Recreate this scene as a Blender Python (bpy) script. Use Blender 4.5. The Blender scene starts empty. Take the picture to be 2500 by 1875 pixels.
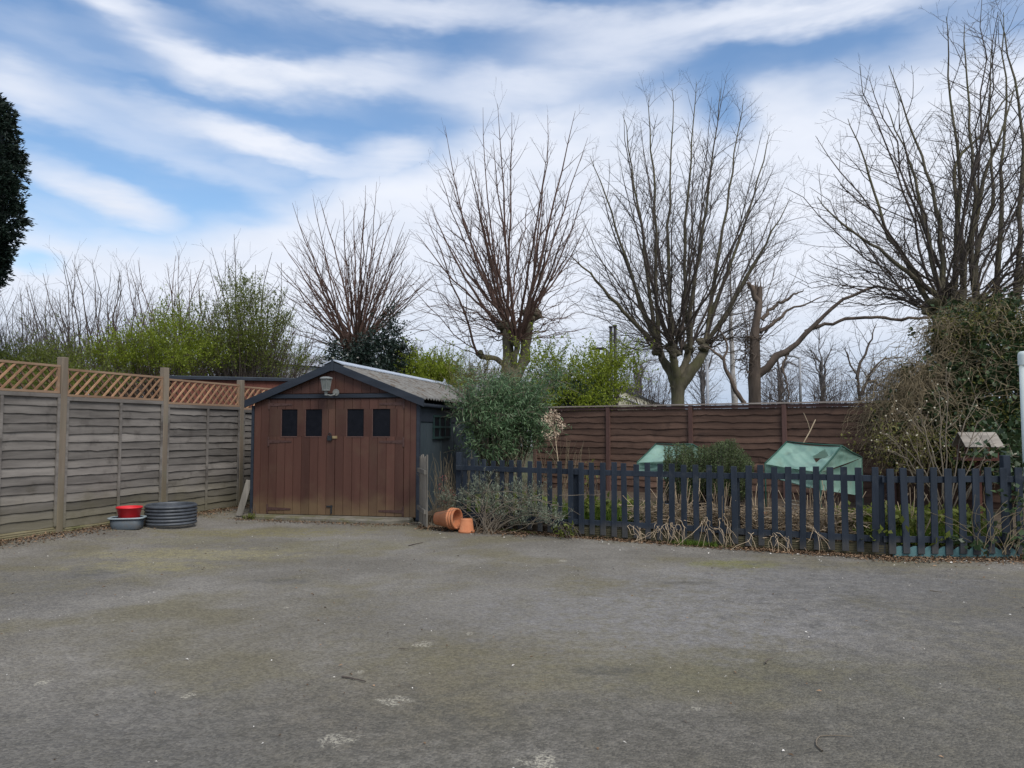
import bpy, math, random
import numpy as np
from mathutils import Vector

# ------------------------------------------------------------------ camera
C = bpy.context.scene.collection
S = bpy.context.scene
H = 1.42
TH = math.atan(110.5 / 1880)
cam_d = bpy.data.cameras.new("Camera")
cam = bpy.data.objects.new("Camera", cam_d)
C.objects.link(cam)
cam_d.sensor_width = 36
cam_d.lens = 36 * 1880 / 2500
cam_d.clip_end = 2000
cam.location = (0, 0, H)
cam.rotation_euler = (math.pi / 2 + TH, 0, 0)
S.camera = cam


def ray(px, py):
    a = (px - 1250) / 1880
    b = -(py - 937.5) / 1880
    return np.array((a, math.cos(TH) - b * math.sin(TH), math.sin(TH) + b * math.cos(TH)))


def P(px, py, d):
    """world point seen at photo pixel px,py at the distance y = d"""
    r = ray(px, py)
    return np.array((0, 0, H)) + r * (d / r[1])


def G(px, py, z=0.0):
    r = ray(px, py)
    return np.array((0, 0, H)) + r * ((z - H) / r[2])


# ------------------------------------------------------------------ world
SUN_EL, SUN_AZ = math.radians(50), math.radians(150)      # azimuth clockwise from +Y
SUN_STRENGTH, SKY_STRENGTH, CLOUD = 2.2, 0.11, 0.69
S.view_settings.view_transform = 'Standard'
S.view_settings.look = 'None'
S.view_settings.exposure = 0.48
S.view_settings.gamma = 1.0

sd = bpy.data.lights.new("sun", 'SUN')
sd.energy = SUN_STRENGTH
sd.angle = math.radians(26)
sd.color = (1.0, 0.95, 0.88)
so = bpy.data.objects.new("sun", sd)
C.objects.link(so)
sdir = Vector((math.sin(SUN_AZ) * math.cos(SUN_EL), math.cos(SUN_AZ) * math.cos(SUN_EL), math.sin(SUN_EL)))
so.rotation_euler = sdir.to_track_quat('Z', 'Y').to_euler()

W = bpy.data.worlds.new("World")
S.world = W
W.use_nodes = True


def make_world():
    nt = W.node_tree
    nt.nodes.clear()
    N, L = nt.nodes.new, nt.links.new

    def link(a, b):
        if isinstance(a, (int, float)):
            b.default_value = a
        else:
            L(a, b)

    def m(op, a, b=0.0, c=0.0, clamp=False):
        n = N('ShaderNodeMath')
        n.operation = op
        n.use_clamp = clamp
        link(a, n.inputs[0]); link(b, n.inputs[1]); link(c, n.inputs[2])
        return n.outputs[0]

    def smooth(v, lo, hi, t0=0.0, t1=1.0):
        n = N('ShaderNodeMapRange')
        n.interpolation_type = 'SMOOTHSTEP'
        link(v, n.inputs[0]); link(lo, n.inputs[1]); link(hi, n.inputs[2])
        n.inputs[3].default_value = t0; n.inputs[4].default_value = t1
        return n.outputs[0]

    tc = N('ShaderNodeTexCoord')
    sep = N('ShaderNodeSeparateXYZ')
    L(tc.outputs['Generated'], sep.inputs[0])
    az = m('ARCTAN2', sep.outputs[0], sep.outputs[1])
    el = m('ARCSINE', sep.outputs[2])
    comb = N('ShaderNodeCombineXYZ')
    L(az, comb.inputs[0]); L(el, comb.inputs[1])

    def noise(sx, sy, scale, detail, off, dist=0.0, rot=0.0):
        mp = N('ShaderNodeMapping')
        L(comb.outputs[0], mp.inputs[0])
        mp.inputs['Location'].default_value = (off, off * 0.7, 0)
        mp.inputs['Rotation'].default_value = (0, 0, rot)
        mp.inputs['Scale'].default_value = (sx, sy, 1)
        n = N('ShaderNodeTexNoise')
        L(mp.outputs[0], n.inputs['Vector'])
        n.inputs['Scale'].default_value = scale
        n.inputs['Detail'].default_value = detail
        n.inputs['Roughness'].default_value = 0.55
        n.inputs['Distortion'].default_value = dist
        return n.outputs['Fac']

    w1 = m('SUBTRACT', noise(1, 2.2, 5, 4, 3.1), 0.5)
    w2 = m('SUBTRACT', noise(1, 2.2, 5, 4, 9.7), 0.5)
    w3 = m('SUBTRACT', noise(1, 3.0, 16, 3, 5.3), 0.5)
    uaz = m('ADD', az, m('MULTIPLY', w1, 0.08))
    uel = m('ADD', m('ADD', el, m('MULTIPLY', w2, 0.040)), m('MULTIPLY', w3, 0.030))

    # cloud streaks: photo pixel centre, half length, half height, tilt (deg, + = falls to the right), density
    streaks = [(290, 8, 270, 46, 6, .9), (690, 190, 480, 66, 2, 1.05), (470, 150, 150, 62, 18, .55), (930, 165, 170, 62, -4, .6),
               (640, 348, 270, 42, 13, .95), (240, 480, 260, 60, 20, .95), (20, 210, 190, 75, 12, .7), (960, 385, 150, 70, -12, .8),
               (2050, 5, 640, 62, 2, 1.0), (1000, 20, 420, 50, 3, .75), (1400, 170, 330, 120, -12, .6), (1290, 270, 330, 90, 8, .6),
               (470, 300, 560, 40, 10, .4), (520, 410, 430, 45, 12, .42), (1650, 90, 260, 50, -8, .4), (250, 270, 480, 50, 6, .35),
               (2250, 190, 260, 120, -25, .45), (1400, 60, 200, 40, 5, .5), (1560, 330, 260, 90, 0, .5), (120, 90, 260, 50, 8, .3)]
    tot = None
    for px, py, hl, hh, tilt, k in streaks:
        r = ray(px, py)
        a0 = math.atan2(r[0], r[1])
        e0 = math.asin(r[2] / np.linalg.norm(r))
        ca = math.cos(a0)
        A, B = hl * ca * ca / 1880, hh * ca / 1880
        t = math.radians(-tilt)
        du = m('SUBTRACT', uaz, a0)
        dv = m('SUBTRACT', uel, e0)
        p = m('ADD', m('MULTIPLY', du, math.cos(t) / A), m('MULTIPLY', dv, math.sin(t) / A))
        q = m('ADD', m('MULTIPLY', du, -math.sin(t) / B), m('MULTIPLY', dv, math.cos(t) / B))
        rr = m('SQRT', m('ADD', m('MULTIPLY', p, p), m('MULTIPLY', q, q)))
        val = smooth(rr, 0.1, 1.3, k, 0.0)
        inv = m('SUBTRACT', 1.0, val)
        tot = inv if tot is None else m('MULTIPLY', tot, inv)
    cl = m('SUBTRACT', 1.0, tot, clamp=True)
    # thin streaky detail
    wisp = noise(1.0, 4.5, 5.5, 6, 1.7, 0.4, 0.14)
    cl = m('MULTIPLY', cl, smooth(wisp, 0.25, 0.6, 0.72, 1.08), clamp=True)
    veil = smooth(noise(1.0, 3.2, 3.2, 5, 12.2, 0.3, 0.1), 0.46, 0.75, 0.0, 0.38)
    # elsewhere in the sky (beside and behind the photographer) a broken overcast
    off = smooth(m('ABSOLUTE', az), 0.62, 1.0)
    hi = smooth(el, 0.5, 0.75)
    off = m('MAXIMUM', off, hi)
    broken = smooth(noise(1.0, 2.0, 3.0, 5, 20.2, 0.3), 0.36, 0.62, 0.25, 1.0)
    veil = m('MAXIMUM', veil, m('MULTIPLY', broken, off))
    cl = m('MAXIMUM', cl, veil)
    # pale bank of cloud standing low over the horizon
    line = m('ADD', m('MULTIPLY', smooth(az, -0.52, 0.12), 0.175), 0.235)
    line = m('ADD', line, m('MULTIPLY', w1, 0.10))
    bank = smooth(m('SUBTRACT', el, line), -0.05, 0.035, 0.97, 0.0)
    allc = m('MAXIMUM', cl, bank)
    # clear gaps between the clouds
    for px, py, hl, hh, tilt, k in ((930, 268, 230, 52, 2, .9), (1765, 255, 95, 110, -15, .95), (1960, 135, 230, 40, -6, .8), (560, 88, 240, 32, 5, .8), (250, 110, 230, 38, 6, .75), (520, 500, 170, 40, 8, .8),
                                    (790, 90, 150, 45, 0, .6), (1230, 140, 120, 40, 10, .5), (70, 640, 90, 40, 0, .8), (280, 380, 240, 30, 12, .6)):
        r = ray(px, py)
        a0 = math.atan2(r[0], r[1])
        e0 = math.asin(r[2] / np.linalg.norm(r))
        ca = math.cos(a0)
        A, B = hl * ca * ca / 1880, hh * ca / 1880
        t = math.radians(-tilt)
        du = m('SUBTRACT', uaz, a0)
        dv = m('SUBTRACT', uel, e0)
        p = m('ADD', m('MULTIPLY', du, math.cos(t) / A), m('MULTIPLY', dv, math.sin(t) / A))
        q = m('ADD', m('MULTIPLY', du, -math.sin(t) / B), m('MULTIPLY', dv, math.cos(t) / B))
        rr = m('SQRT', m('ADD', m('MULTIPLY', p, p), m('MULTIPLY', q, q)))
        allc = m('MULTIPLY', allc, smooth(rr, 0.1, 1.35, 1.0 - k, 1.0))

    sky = N('ShaderNodeTexSky')
    sky.sky_type = 'NISHITA'
    sky.sun_disc = False
    sky.sun_elevation = SUN_EL
    sky.sun_rotation = SUN_AZ
    sky.air_density = 1.3
    sky.dust_density = 0.3
    sky.ozone_density = 6.0
    b1 = N('ShaderNodeBackground')
    L(sky.outputs[0], b1.inputs[0])
    b1.inputs[1].default_value = SKY_STRENGTH
    b2 = N('ShaderNodeBackground')
    shade = smooth(noise(1.0, 3.0, 4.5, 4, 7.7), 0.3, 0.7)
    low = smooth(el, 0.03, 0.17)
    mixc = N('ShaderNodeMix'); mixc.data_type = 'RGBA'
    L(m('MULTIPLY', m('ADD', m('MULTIPLY', low, 0.75), m('MULTIPLY', shade, 0.25)), 1.0), mixc.inputs['Factor'])
    mixc.inputs['A'].default_value = (0.50, 0.61, 0.79, 1)
    mixc.inputs['B'].default_value = (0.92, 0.96, 1.06, 1)
    L(mixc.outputs['Result'], b2.inputs[0])
    b2.inputs[1].default_value = CLOUD
    ms = N('ShaderNodeMixShader')
    L(allc, ms.inputs[0]); L(b1.outputs[0], ms.inputs[1]); L(b2.outputs[0], ms.inputs[2])
    out = N('ShaderNodeOutputWorld')
    L(ms.outputs[0], out.inputs[0])


make_world()

# ------------------------------------------------------------------ helpers
ROOT = {}


def tag(o, label=None, cat=None, group=None, kind=None):
    if label: o['label'] = label
    if cat: o['category'] = cat
    if group: o['group'] = group
    if kind: o['kind'] = kind
    return o


def thing(name, loc, label, cat, group=None, rz=0.0):
    o = bpy.data.objects.new(name, None)
    o.empty_display_size = 0.2
    C.objects.link(o)
    o.location = tuple(loc)
    o.rotation_euler = (0, 0, rz)
    ROOT[o.name] = np.array((0, 0, 0.0)) if rz else np.array(loc, float)
    return tag(o, label, cat, group)


def link_mesh(name, me, mat, parent=None, smooth=False, label=None):
    if mat: me.materials.append(mat)
    if smooth:
        me.polygons.foreach_set('use_smooth', np.ones(len(me.polygons), bool))
    o = bpy.data.objects.new(name, me)
    C.objects.link(o)
    if parent is not None:
        o.parent = parent
        ROOT[o.name] = ROOT.get(parent.name, np.zeros(3))
    if label: o['label'] = label
    return o


def off_of(parent):
    return ROOT.get(parent.name, np.zeros(3)) if parent is not None else np.zeros(3)


def mesh_np(name, v, faces, mat, parent=None, smooth=False):
    """v (N,3); faces list of int arrays (M,k); vertices in world space"""
    v = np.asarray(v, float) - off_of(parent)
    me = bpy.data.meshes.new(name)
    me.vertices.add(len(v))
    me.vertices.foreach_set('co', v.astype(np.float32).ravel())
    nl = sum(f.size for f in faces)
    npoly = sum(len(f) for f in faces)
    me.loops.add(nl)
    me.loops.foreach_set('vertex_index', np.concatenate([f.ravel() for f in faces]).astype(np.int32))
    me.polygons.add(npoly)
    tot = np.concatenate([np.full(len(f), f.shape[1]) for f in faces])
    st = np.concatenate([[0], np.cumsum(tot)[:-1]])
    me.polygons.foreach_set('loop_start', st.astype(np.int32))
    me.polygons.foreach_set('loop_total', tot.astype(np.int32))
    me.update(calc_edges=True)
    me.validate()
    return link_mesh(name, me, mat, parent, smooth)


class MB:
    """collects polygons into one mesh"""
    def __init__(s):
        s.v, s.f = [], []

    def add(s, vs, fs):
        k = len(s.v)
        s.v += [tuple(float(c) for c in p) for p in vs]
        s.f += [tuple(i + k for i in f) for f in fs]

    def box(s, o, ex, ey, ez):
        o, ex, ey, ez = (np.array(q, float) for q in (o, ex, ey, ez))
        vs = [o, o + ex, o + ex + ey, o + ey, o + ez, o + ex + ez, o + ex + ey + ez, o + ey + ez]
        fs = [(0, 3, 2, 1), (4, 5, 6, 7), (0, 1, 5, 4), (1, 2, 6, 5), (2, 3, 7, 6), (3, 0, 4, 7)]
        if np.dot(np.cross(ex, ey), ez) < 0:
            fs = [f[::-1] for f in fs]
        s.add(vs, fs)
        return s

    def bar(s, a, b, w, t, side):
        """bar from a to b, width w along side, thickness t across"""
        a, b, side = (np.array(q, float) for q in (a, b, side))
        ax = b - a
        side = side / np.linalg.norm(side)
        n = np.cross(ax, side)
        n /= np.linalg.norm(n)
        s.box(a - side * w / 2 - n * t / 2, ax, side * w, n * t)
        return s

    def prism(s, poly, ex):
        """extrude the 3-D polygon along the vector ex"""
        poly = [np.array(p, float) for p in poly]
        n = len(poly)
        ex = np.array(ex, float)
        vs = poly + [p + ex for p in poly]
        fs = [tuple(range(n))[::-1], tuple(range(n, 2 * n))] + [(i, (i + 1) % n, (i + 1) % n + n, i + n) for i in range(n)]
        nrm = np.zeros(3)
        for i in range(n):
            nrm += np.cross(poly[i], poly[(i + 1) % n])
        if np.dot(nrm, ex) < 0:
            fs = [f[::-1] for f in fs]
        s.add(vs, fs)
        return s

    def lathe(s, prof, c=(0, 0, 0), n=32, axis=None, sq=None):
        """profile of (r, z) turned round z at c; axis = 3x3 columns; sq = (rx, ry, power) for a rounded rectangle plan"""
        c = np.array(c, float)
        A = np.eye(3) if axis is None else np.array(axis, float)
        vs, fs = [], []
        for r, z in prof:
            for i in range(n):
                t = 2 * math.pi * i / n
                x, y = math.cos(t), math.sin(t)
                if sq:
                    p = sq[2]
                    q = (abs(x) ** p + abs(y) ** p) ** (-1 / p)
                    x, y = x * q * sq[0], y * q * sq[1]
                vs.append(c + A @ np.array((r * x, r * y, z)))
        for j in range(len(prof) - 1):
            for i in range(n):
                a, b = j * n + i, j * n + (i + 1) % n
                fs.append((a, b, b + n, a + n))
        s.add(vs, fs)
        return s

    def tube(s, pts, r, n=8):
        pts = [np.array(p, float) for p in pts]
        rr = r if isinstance(r, (list, tuple)) else [r] * len(pts)
        vs, fs = [], []
        for i, p in enumerate(pts):
            t = pts[min(i + 1, len(pts) - 1)] - pts[max(i - 1, 0)]
            t = t / np.linalg.norm(t)
            ref = np.array((0, 0, 1.0)) if abs(t[2]) < .9 else np.array((1.0, 0, 0))
            a = np.cross(t, ref); a /= np.linalg.norm(a)
            b = np.cross(t, a)
            for k in range(n):
                q = 2 * math.pi * k / n
                vs.append(p + rr[i] * (a * math.cos(q) + b * math.sin(q)))
        for i in range(len(pts) - 1):
            for k in range(n):
                a, b = i * n + k, i * n + (k + 1) % n
                fs.append((a, b, b + n, a + n))
        fs.append(tuple(range(n))[::-1])
        fs.append(tuple(range((len(pts) - 1) * n, len(pts) * n)))
        s.add(vs, fs)
        return s

    def build(s, name, mat, parent=None, smooth=False, bevel=0.0, local=False, label=None):
        o = np.zeros(3) if local else off_of(parent)
        me = bpy.data.meshes.new(name)
        me.from_pydata([tuple(np.array(p) - o) for p in s.v], [], s.f)
        me.update()
        ob = link_mesh(name, me, mat, parent, smooth, label)
        if bevel:
            md = ob.modifiers.new('bevel', 'BEVEL')
            md.width = bevel; md.segments = 1; md.limit_method = 'ANGLE'
        return ob


class Tubes:
    """many thin tapered tubes as one mesh"""
    def __init__(s):
        s.g = {}

    def add(s, pts, rad, sides=3):
        s.g.setdefault((len(pts), sides), []).append((np.asarray(pts), np.asarray(rad)))

    def build(s, name, mat, parent=None, smooth=True):
        V, F, base = [], [], 0
        for (k, n), L in s.g.items():
            p = np.array([a for a, b in L]); r = np.array([b for a, b in L])
            t = np.gradient(p, axis=1)
            t /= np.linalg.norm(t, axis=2, keepdims=True) + 1e-9
            ref = np.array((0.31, 0.93, 0.19))
            a = np.cross(t, ref); a /= np.linalg.norm(a, axis=2, keepdims=True) + 1e-9
            b = np.cross(t, a)
            q = np.arange(n) * 2 * math.pi / n
            ring = p[:, :, None] + r[:, :, None, None] * (a[:, :, None] * np.cos(q)[None, None, :, None] + b[:, :, None] * np.sin(q)[None, None, :, None])
            m = len(L)
            V.append(ring.reshape(-1, 3))
            idx = np.arange(m * k * n).reshape(m, k, n) + base
            nx = np.roll(idx, -1, axis=2)
            f = np.stack([idx[:, :-1], nx[:, :-1], nx[:, 1:], idx[:, 1:]], axis=-1).reshape(-1, 4)
            F.append(f)
            base += m * k * n
        return mesh_np(name, np.concatenate(V), F, mat, parent, smooth)


def unit(v):
    return v / (np.linalg.norm(v) + 1e-12)


def unit_rows(v):
    return v / (np.linalg.norm(v, axis=1, keepdims=True) + 1e-9)


def leaf_arrays(c, d, nrm, length, width, fold=0.12):
    """diamond leaves: c base points, d directions, nrm rough normals"""
    d = unit_rows(d)
    s = unit_rows(np.cross(d, nrm))
    n = np.cross(s, d)
    L = np.asarray(length).reshape(-1, 1) if np.ndim(length) else length
    Wd = np.asarray(width).reshape(-1, 1) if np.ndim(width) else width
    mid = c + d * L * 0.42 + n * L * fold
    v = np.stack([c, mid + s * Wd / 2, c + d * L, mid - s * Wd / 2], axis=1)
    return v.reshape(-1, 3)


def leaf_mesh(name, blocks, mat, parent):
    v = np.concatenate(blocks)
    f = np.arange(len(v)).reshape(-1, 4)
    return mesh_np(name, v, [f], mat, parent)


# ------------------------------------------------------------------ materials
def node_mat(name):
    m = bpy.data.materials.new(name)
    m.use_nodes = True
    nt = m.node_tree
    bsdf = nt.nodes['Principled BSDF']
    return m, nt, bsdf


def mat(name, c1, c2=None, scale=4.0, stretch=(1, 1, 1), rot=0.0, rough=0.85, island=0.0, bump=0.0, bscale=60.0, spec=0.3,
        trans=0.0, moss=None, patch=None, detail=5.0, metal=0.0, alpha=1.0):
    """procedural material: two colours through noise, a tint per loose piece, bump, optional moss near the ground and patches"""
    m, nt, b = node_mat(name)
    N, L = nt.nodes.new, nt.links.new
    c2 = c2 or c1
    tc = N('ShaderNodeTexCoord')
    mp = N('ShaderNodeMapping')
    mp.vector_type = 'TEXTURE'
    mp.inputs['Rotation'].default_value = (0, 0, rot)
    mp.inputs['Scale'].default_value = stretch
    L(tc.outputs['Object'], mp.inputs[0])
    vec = mp.outputs[0]
    geo = N('ShaderNodeNewGeometry')
    if island:
        add = N('ShaderNodeVectorMath'); add.operation = 'ADD'
        sc = N('ShaderNodeVectorMath'); sc.operation = 'SCALE'
        cmb = N('ShaderNodeCombineXYZ')
        for i in range(3): L(geo.outputs['Random Per Island'], cmb.inputs[i])
        L(cmb.outputs[0], sc.inputs[0]); sc.inputs['Scale'].default_value = 37.0
        L(vec, add.inputs[0]); L(sc.outputs[0], add.inputs[1])
        vec = add.outputs[0]
    nz = N('ShaderNodeTexNoise')
    nz.inputs['Scale'].default_value = scale
    nz.inputs['Detail'].default_value = detail
    nz.inputs['Roughness'].default_value = 0.62
    L(vec, nz.inputs['Vector'])
    ramp = N('ShaderNodeValToRGB')
    ramp.color_ramp.elements[0].position = 0.32; ramp.color_ramp.elements[0].color = (*c1, 1)
    ramp.color_ramp.elements[1].position = 0.68; ramp.color_ramp.elements[1].color = (*c2, 1)
    L(nz.outputs['Fac'], ramp.inputs[0])
    col = ramp.outputs[0]

    def mix(fac, a, c):
        x = N('ShaderNodeMix'); x.data_type = 'RGBA'
        L(fac, x.inputs['Factor']); L(a, x.inputs['A'])
        x.inputs['B'].default_value = (*c, 1)
        return x.outputs['Result']

    def mrange(v, a, bb, t0=0.0, t1=1.0):
        x = N('ShaderNodeMapRange'); x.interpolation_type = 'SMOOTHSTEP'
        L(v, x.inputs[0])
        for i, q in enumerate((a, bb, t0, t1)): x.inputs[i + 1].default_value = q
        return x.outputs[0]

    def mul(a, bb):
        x = N('ShaderNodeMath'); x.operation = 'MULTIPLY'
        L(a, x.inputs[0])
        if isinstance(bb, (int, float)): x.inputs[1].default_value = bb
        else: L(bb, x.inputs[1])
        return x.outputs[0]

    if patch:                                   # (colour, scale, low, high, amount)
        n2 = N('ShaderNodeTexNoise'); n2.inputs['Scale'].default_value = patch[1]; n2.inputs['Detail'].default_value = 5
        n2.inputs['Roughness'].default_value = 0.65
        L(tc.outputs['Object'], n2.inputs['Vector'])
        col = mix(mul(mrange(n2.outputs['Fac'], patch[2], patch[3]), patch[4]), col, patch[0])
    if moss:                                    # (colour, z full, z none, amount)
        sp = N('ShaderNodeSeparateXYZ'); L(geo.outputs['Position'], sp.inputs[0])
        n3 = N('ShaderNodeTexNoise'); n3.inputs['Scale'].default_value = 3.0; n3.inputs['Detail'].default_value = 4
        L(tc.outputs['Object'], n3.inputs['Vector'])
        z = N('ShaderNodeMath'); z.operation = 'ADD'
        L(sp.outputs[2], z.inputs[0])
        L(mul(n3.outputs['Fac'], -0.5), z.inputs[1])
        col = mix(mul(mrange(z.outputs[0], moss[1] - .25, moss[2] - .25, 1.0, 0.0), moss[3]), col, moss[0])
    if island:
        hs = N('ShaderNodeHueSaturation')
        L(col, hs.inputs['Color'])
        mr = N('ShaderNodeMapRange')
        L(geo.outputs['Random Per Island'], mr.inputs[0])
        mr.inputs[3].default_value = 1 - island; mr.inputs[4].default_value = 1 + island
        L(mr.outputs[0], hs.inputs['Value'])
        col = hs.outputs[0]
    L(col, b.inputs['Base Color'])
    b.inputs['Roughness'].default_value = rough
    b.inputs['Specular IOR Level'].default_value = spec
    b.inputs['Metallic'].default_value = metal
    if bump:
        n4 = N('ShaderNodeTexNoise')
        n4.inputs['Scale'].default_value = bscale; n4.inputs['Detail'].default_value = 3
        L(vec, n4.inputs['Vector'])
        bp = N('ShaderNodeBump'); bp.inputs['Strength'].default_value = bump; bp.inputs['Distance'].default_value = 0.01
        L(n4.outputs['Fac'], bp.inputs['Height'])
        L(bp.outputs[0], b.inputs['Normal'])
    if trans:
        tr = N('ShaderNodeBsdfTranslucent'); L(col, tr.inputs['Color'])
        ms = N('ShaderNodeMixShader'); ms.inputs[0].default_value = trans
        L(b.outputs[0], ms.inputs[1]); L(tr.outputs[0], ms.inputs[2])
        L(ms.outputs[0], nt.nodes['Material Output'].inputs[0])
    return m


FA = math.atan2(1.739, 0.571)            # direction of the left fence
BA = math.atan2(-1.0, 1.54)              # direction of the brown fence
M = {}
MOSS = (0.16, 0.16, 0.075)
M['lap_grey'] = mat('weathered grey board', (.085, .077, .070), (.205, .188, .170), 5, (7, 1, 1), FA, island=.26, bump=.4, bscale=30,
                    moss=((.135, .122, .072), .10, .75, .65), patch=((.068, .060, .053), 3.2, .52, .70, .7))
M['post_wood'] = mat('fence post timber', (.125, .100, .075), (.215, .178, .135), 7, (1, 1, 9), 0, bump=.3, bscale=30, moss=((.13, .115, .065), .2, 1.0, .5), patch=((.15, .148, .112), 3, .5, .7, .6))
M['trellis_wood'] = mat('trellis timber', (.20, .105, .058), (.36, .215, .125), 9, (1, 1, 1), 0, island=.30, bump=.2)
M['trellis_shaded'] = mat('shaded rear trellis lath', (.085, .055, .034), (.155, .10, .062), 9, island=.3, bump=.2)  # rear laths: greener brown, with shade behind the front layer put into it
M['trellis_rail'] = mat('trellis rail timber', (.19, .115, .072), (.28, .195, .13), 8, (7, 1, 1), FA, bump=.2)
M['gravel_wood'] = mat('gravel board timber', (.19, .165, .09), (.31, .27, .17), 6, (8, 1, 1), FA, bump=.3, patch=((.13, .14, .05), 4, .5, .66, .7))
M['lap_brown'] = mat('brown stained board', (.060, .034, .024), (.140, .084, .060), 5, (7, 1, 1), BA, island=.30, bump=.4, bscale=30, patch=((.042, .026, .020), 2.2, .52, .70, .7))
M['brown_post'] = mat('brown stained post', (.085, .046, .038), (.125, .072, .062), 6, (1, 1, 8), 0, bump=.3)
M['brown_cap'] = mat('weathered capping', (.22, .18, .15), (.34, .30, .27), 7, (7, 1, 1), BA, bump=.2)
M['navy_wood'] = mat('navy painted timber', (.011, .016, .024), (.024, .032, .045), 6, (1, 1, 5), 0, rough=.7, island=.22, bump=.35, bscale=50, spec=.2, patch=((.040, .046, .052), 5, .56, .72, .7), moss=((.070, .066, .058), .05, .22, .55))
M['navy_trim'] = mat('blue black painted trim', (.014, .019, .028), (.026, .033, .045), 7, (5, 1, 1), 0, rough=.6, bump=.2, spec=.25)
M['garage_wood'] = mat('brown stained planks', (.050, .021, .015), (.080, .036, .026), 3, (1, 1, 8), 0, rough=.62, island=.17, bump=.25, bscale=50, moss=((.125, .085, .045), .12, .42, .75), patch=((.078, .044, .029), 1.6, .48, .66, .6))
M['garage_side'] = mat('slate blue painted panel', (.022, .034, .042), (.040, .056, .066), 2.5, (1, 1, 2), 0, rough=.8, bump=.25, bscale=80)
M['roof_sheet'] = mat('lichened corrugated sheet', (.110, .105, .095), (.195, .188, .172), 12, (1, 2.0, 1), 0, rough=.95, bump=.6, bscale=40, patch=((.075, .050, .030), 6, .52, .62, .85))
M['ridge_metal'] = mat('pale ridge flashing', (.30, .34, .40), (.42, .46, .52), 5, rough=.55, bump=.1)
M['black_pane'] = mat('blacked out pane', (.003, .004, .007), (.007, .008, .012), 10, (1, 1, 1), rough=.6, spec=.12, bump=.25)
M['iron'] = mat('painted iron', (.050, .024, .020), (.075, .042, .036), 20, rough=.6, bump=.3)
M['concrete'] = mat('mossy concrete', (.10, .092, .072), (.185, .17, .14), 5, rough=.95, bump=.7, bscale=30, patch=((.10, .095, .045), 3, .46, .62, .85))
M['lock_metal'] = mat('dark lock metal', (.02, .025, .03), (.05, .055, .06), 20, rough=.4, metal=.6)
M['brass'] = mat('worn brass', (.35, .25, .12), (.45, .35, .2), 20, rough=.4, metal=.7)
M['lamp_metal'] = mat('grey lamp metal', (.12, .13, .127), (.20, .21, .205), 15, rough=.5, bump=.1)
M['lamp_glass'] = mat('dusty lamp glass', (.10, .115, .11), (.17, .185, .18), 9, rough=.25, spec=.6)
M['terracotta'] = mat('terracotta', (.36, .125, .055), (.50, .205, .10), 5, rough=.85, bump=.25, bscale=40, patch=((.42, .26, .16), 6, .55, .7, .6))
M['red_plastic'] = mat('red plastic', (.50, .012, .020), (.58, .020, .028), 3, rough=.42, spec=.5)
M['tub_plastic'] = mat('grey blue plastic tub', (.052, .067, .082), (.082, .100, .116), 4, rough=.55, bump=.1, patch=((.10, .085, .065), 7, .52, .72, .5))
M['tub_rim'] = mat('pale tub rim', (.22, .27, .29), (.29, .34, .36), 4, rough=.5)
M['black_plastic'] = mat('dusty black plastic', (.030, .036, .046), (.075, .085, .098), 5, rough=.5, bump=.15, spec=.5)
M['old_grey_wood'] = mat('silvered old timber', (.075, .070, .060), (.20, .185, .16), 8, (1, 1, 9), 0, bump=.4, island=.3)
M['teal_plastic'] = mat('teal edging', (.055, .125, .135), (.085, .17, .175), 6, rough=.6, bump=.2, patch=((.06, .07, .06), 7, .58, .7, .6))
M['sleeper'] = mat('mossy gravel board', (.060, .055, .030), (.120, .105, .060), 6, (7, 1, 1), 0, bump=.3)
M['cover'] = mat('green polythene cover', (.17, .32, .26), (.28, .43, .36), 2.2, rough=.5, spec=.35, trans=.3, bump=.7, bscale=8, patch=((.20, .27, .20), 5, .5, .7, .5))
M['cover_tube'] = mat('dark green frame tube', (.02, .07, .05), rough=.5)
M['shed_wood'] = mat('red brown shed wall', (.095, .033, .024), (.15, .055, .038), 3, (1, 1, 8), 0, bump=.2)
M['felt'] = mat('dark roofing felt', (.035, .045, .055), (.06, .07, .08), 6, rough=.9, bump=.3)
M['birdtable'] = mat('bird table timber', (.19, .17, .145), (.28, .255, .22), 8, (6, 1, 1), 0, bump=.3, island=.15)
M['birdtable_red'] = mat('stained bird table timber', (.055, .022, .016), (.095, .036, .026), 8, bump=.2)
M['white_pipe'] = mat('white plastic post', (.48, .54, .53), (.58, .63, .61), 3, rough=.5)
M['bark_olive'] = mat('olive green bark', (.060, .054, .036), (.150, .132, .092), 5, (1, 1, 3), rough=.95, bump=.6, bscale=20, patch=((.10, .10, .045), 1.5, .48, .64, .6))
M['bark_grey'] = mat('grey brown bark', (.075, .062, .052), (.150, .128, .108), 6, (1, 1, 3), rough=.95, bump=.6, bscale=20)
M['twig_red'] = mat('red brown shoots', (.075, .042, .034), (.125, .078, .060), 3, rough=.8)
M['twig_dark'] = mat('dark brown twigs', (.052, .041, .036), (.105, .084, .070), 3, rough=.8)
M['twig_grey'] = mat('grey twigs', (.10, .088, .085), (.15, .135, .13), 3, rough=.9)
M['dead_wood'] = mat('bare dead wood', (.060, .046, .037), (.140, .108, .085), 5, (1, 1, 4), rough=.9, bump=.5, bscale=25)
M['birch_bark'] = mat('pale birch bark', (.22, .21, .20), (.42, .40, .38), 4, (1, 1, .4), rough=.9)
M['straw'] = mat('dry straw stalks', (.28, .21, .135), (.50, .40, .28), 3, rough=.8, island=.25)
M['vine'] = mat('dead brown vines', (.145, .115, .068), (.27, .22, .14), 3, rough=.9, island=.3)
M['pale_stem'] = mat('pale grey stems', (.10, .083, .062), (.215, .18, .135), 5, rough=.9)
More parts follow.
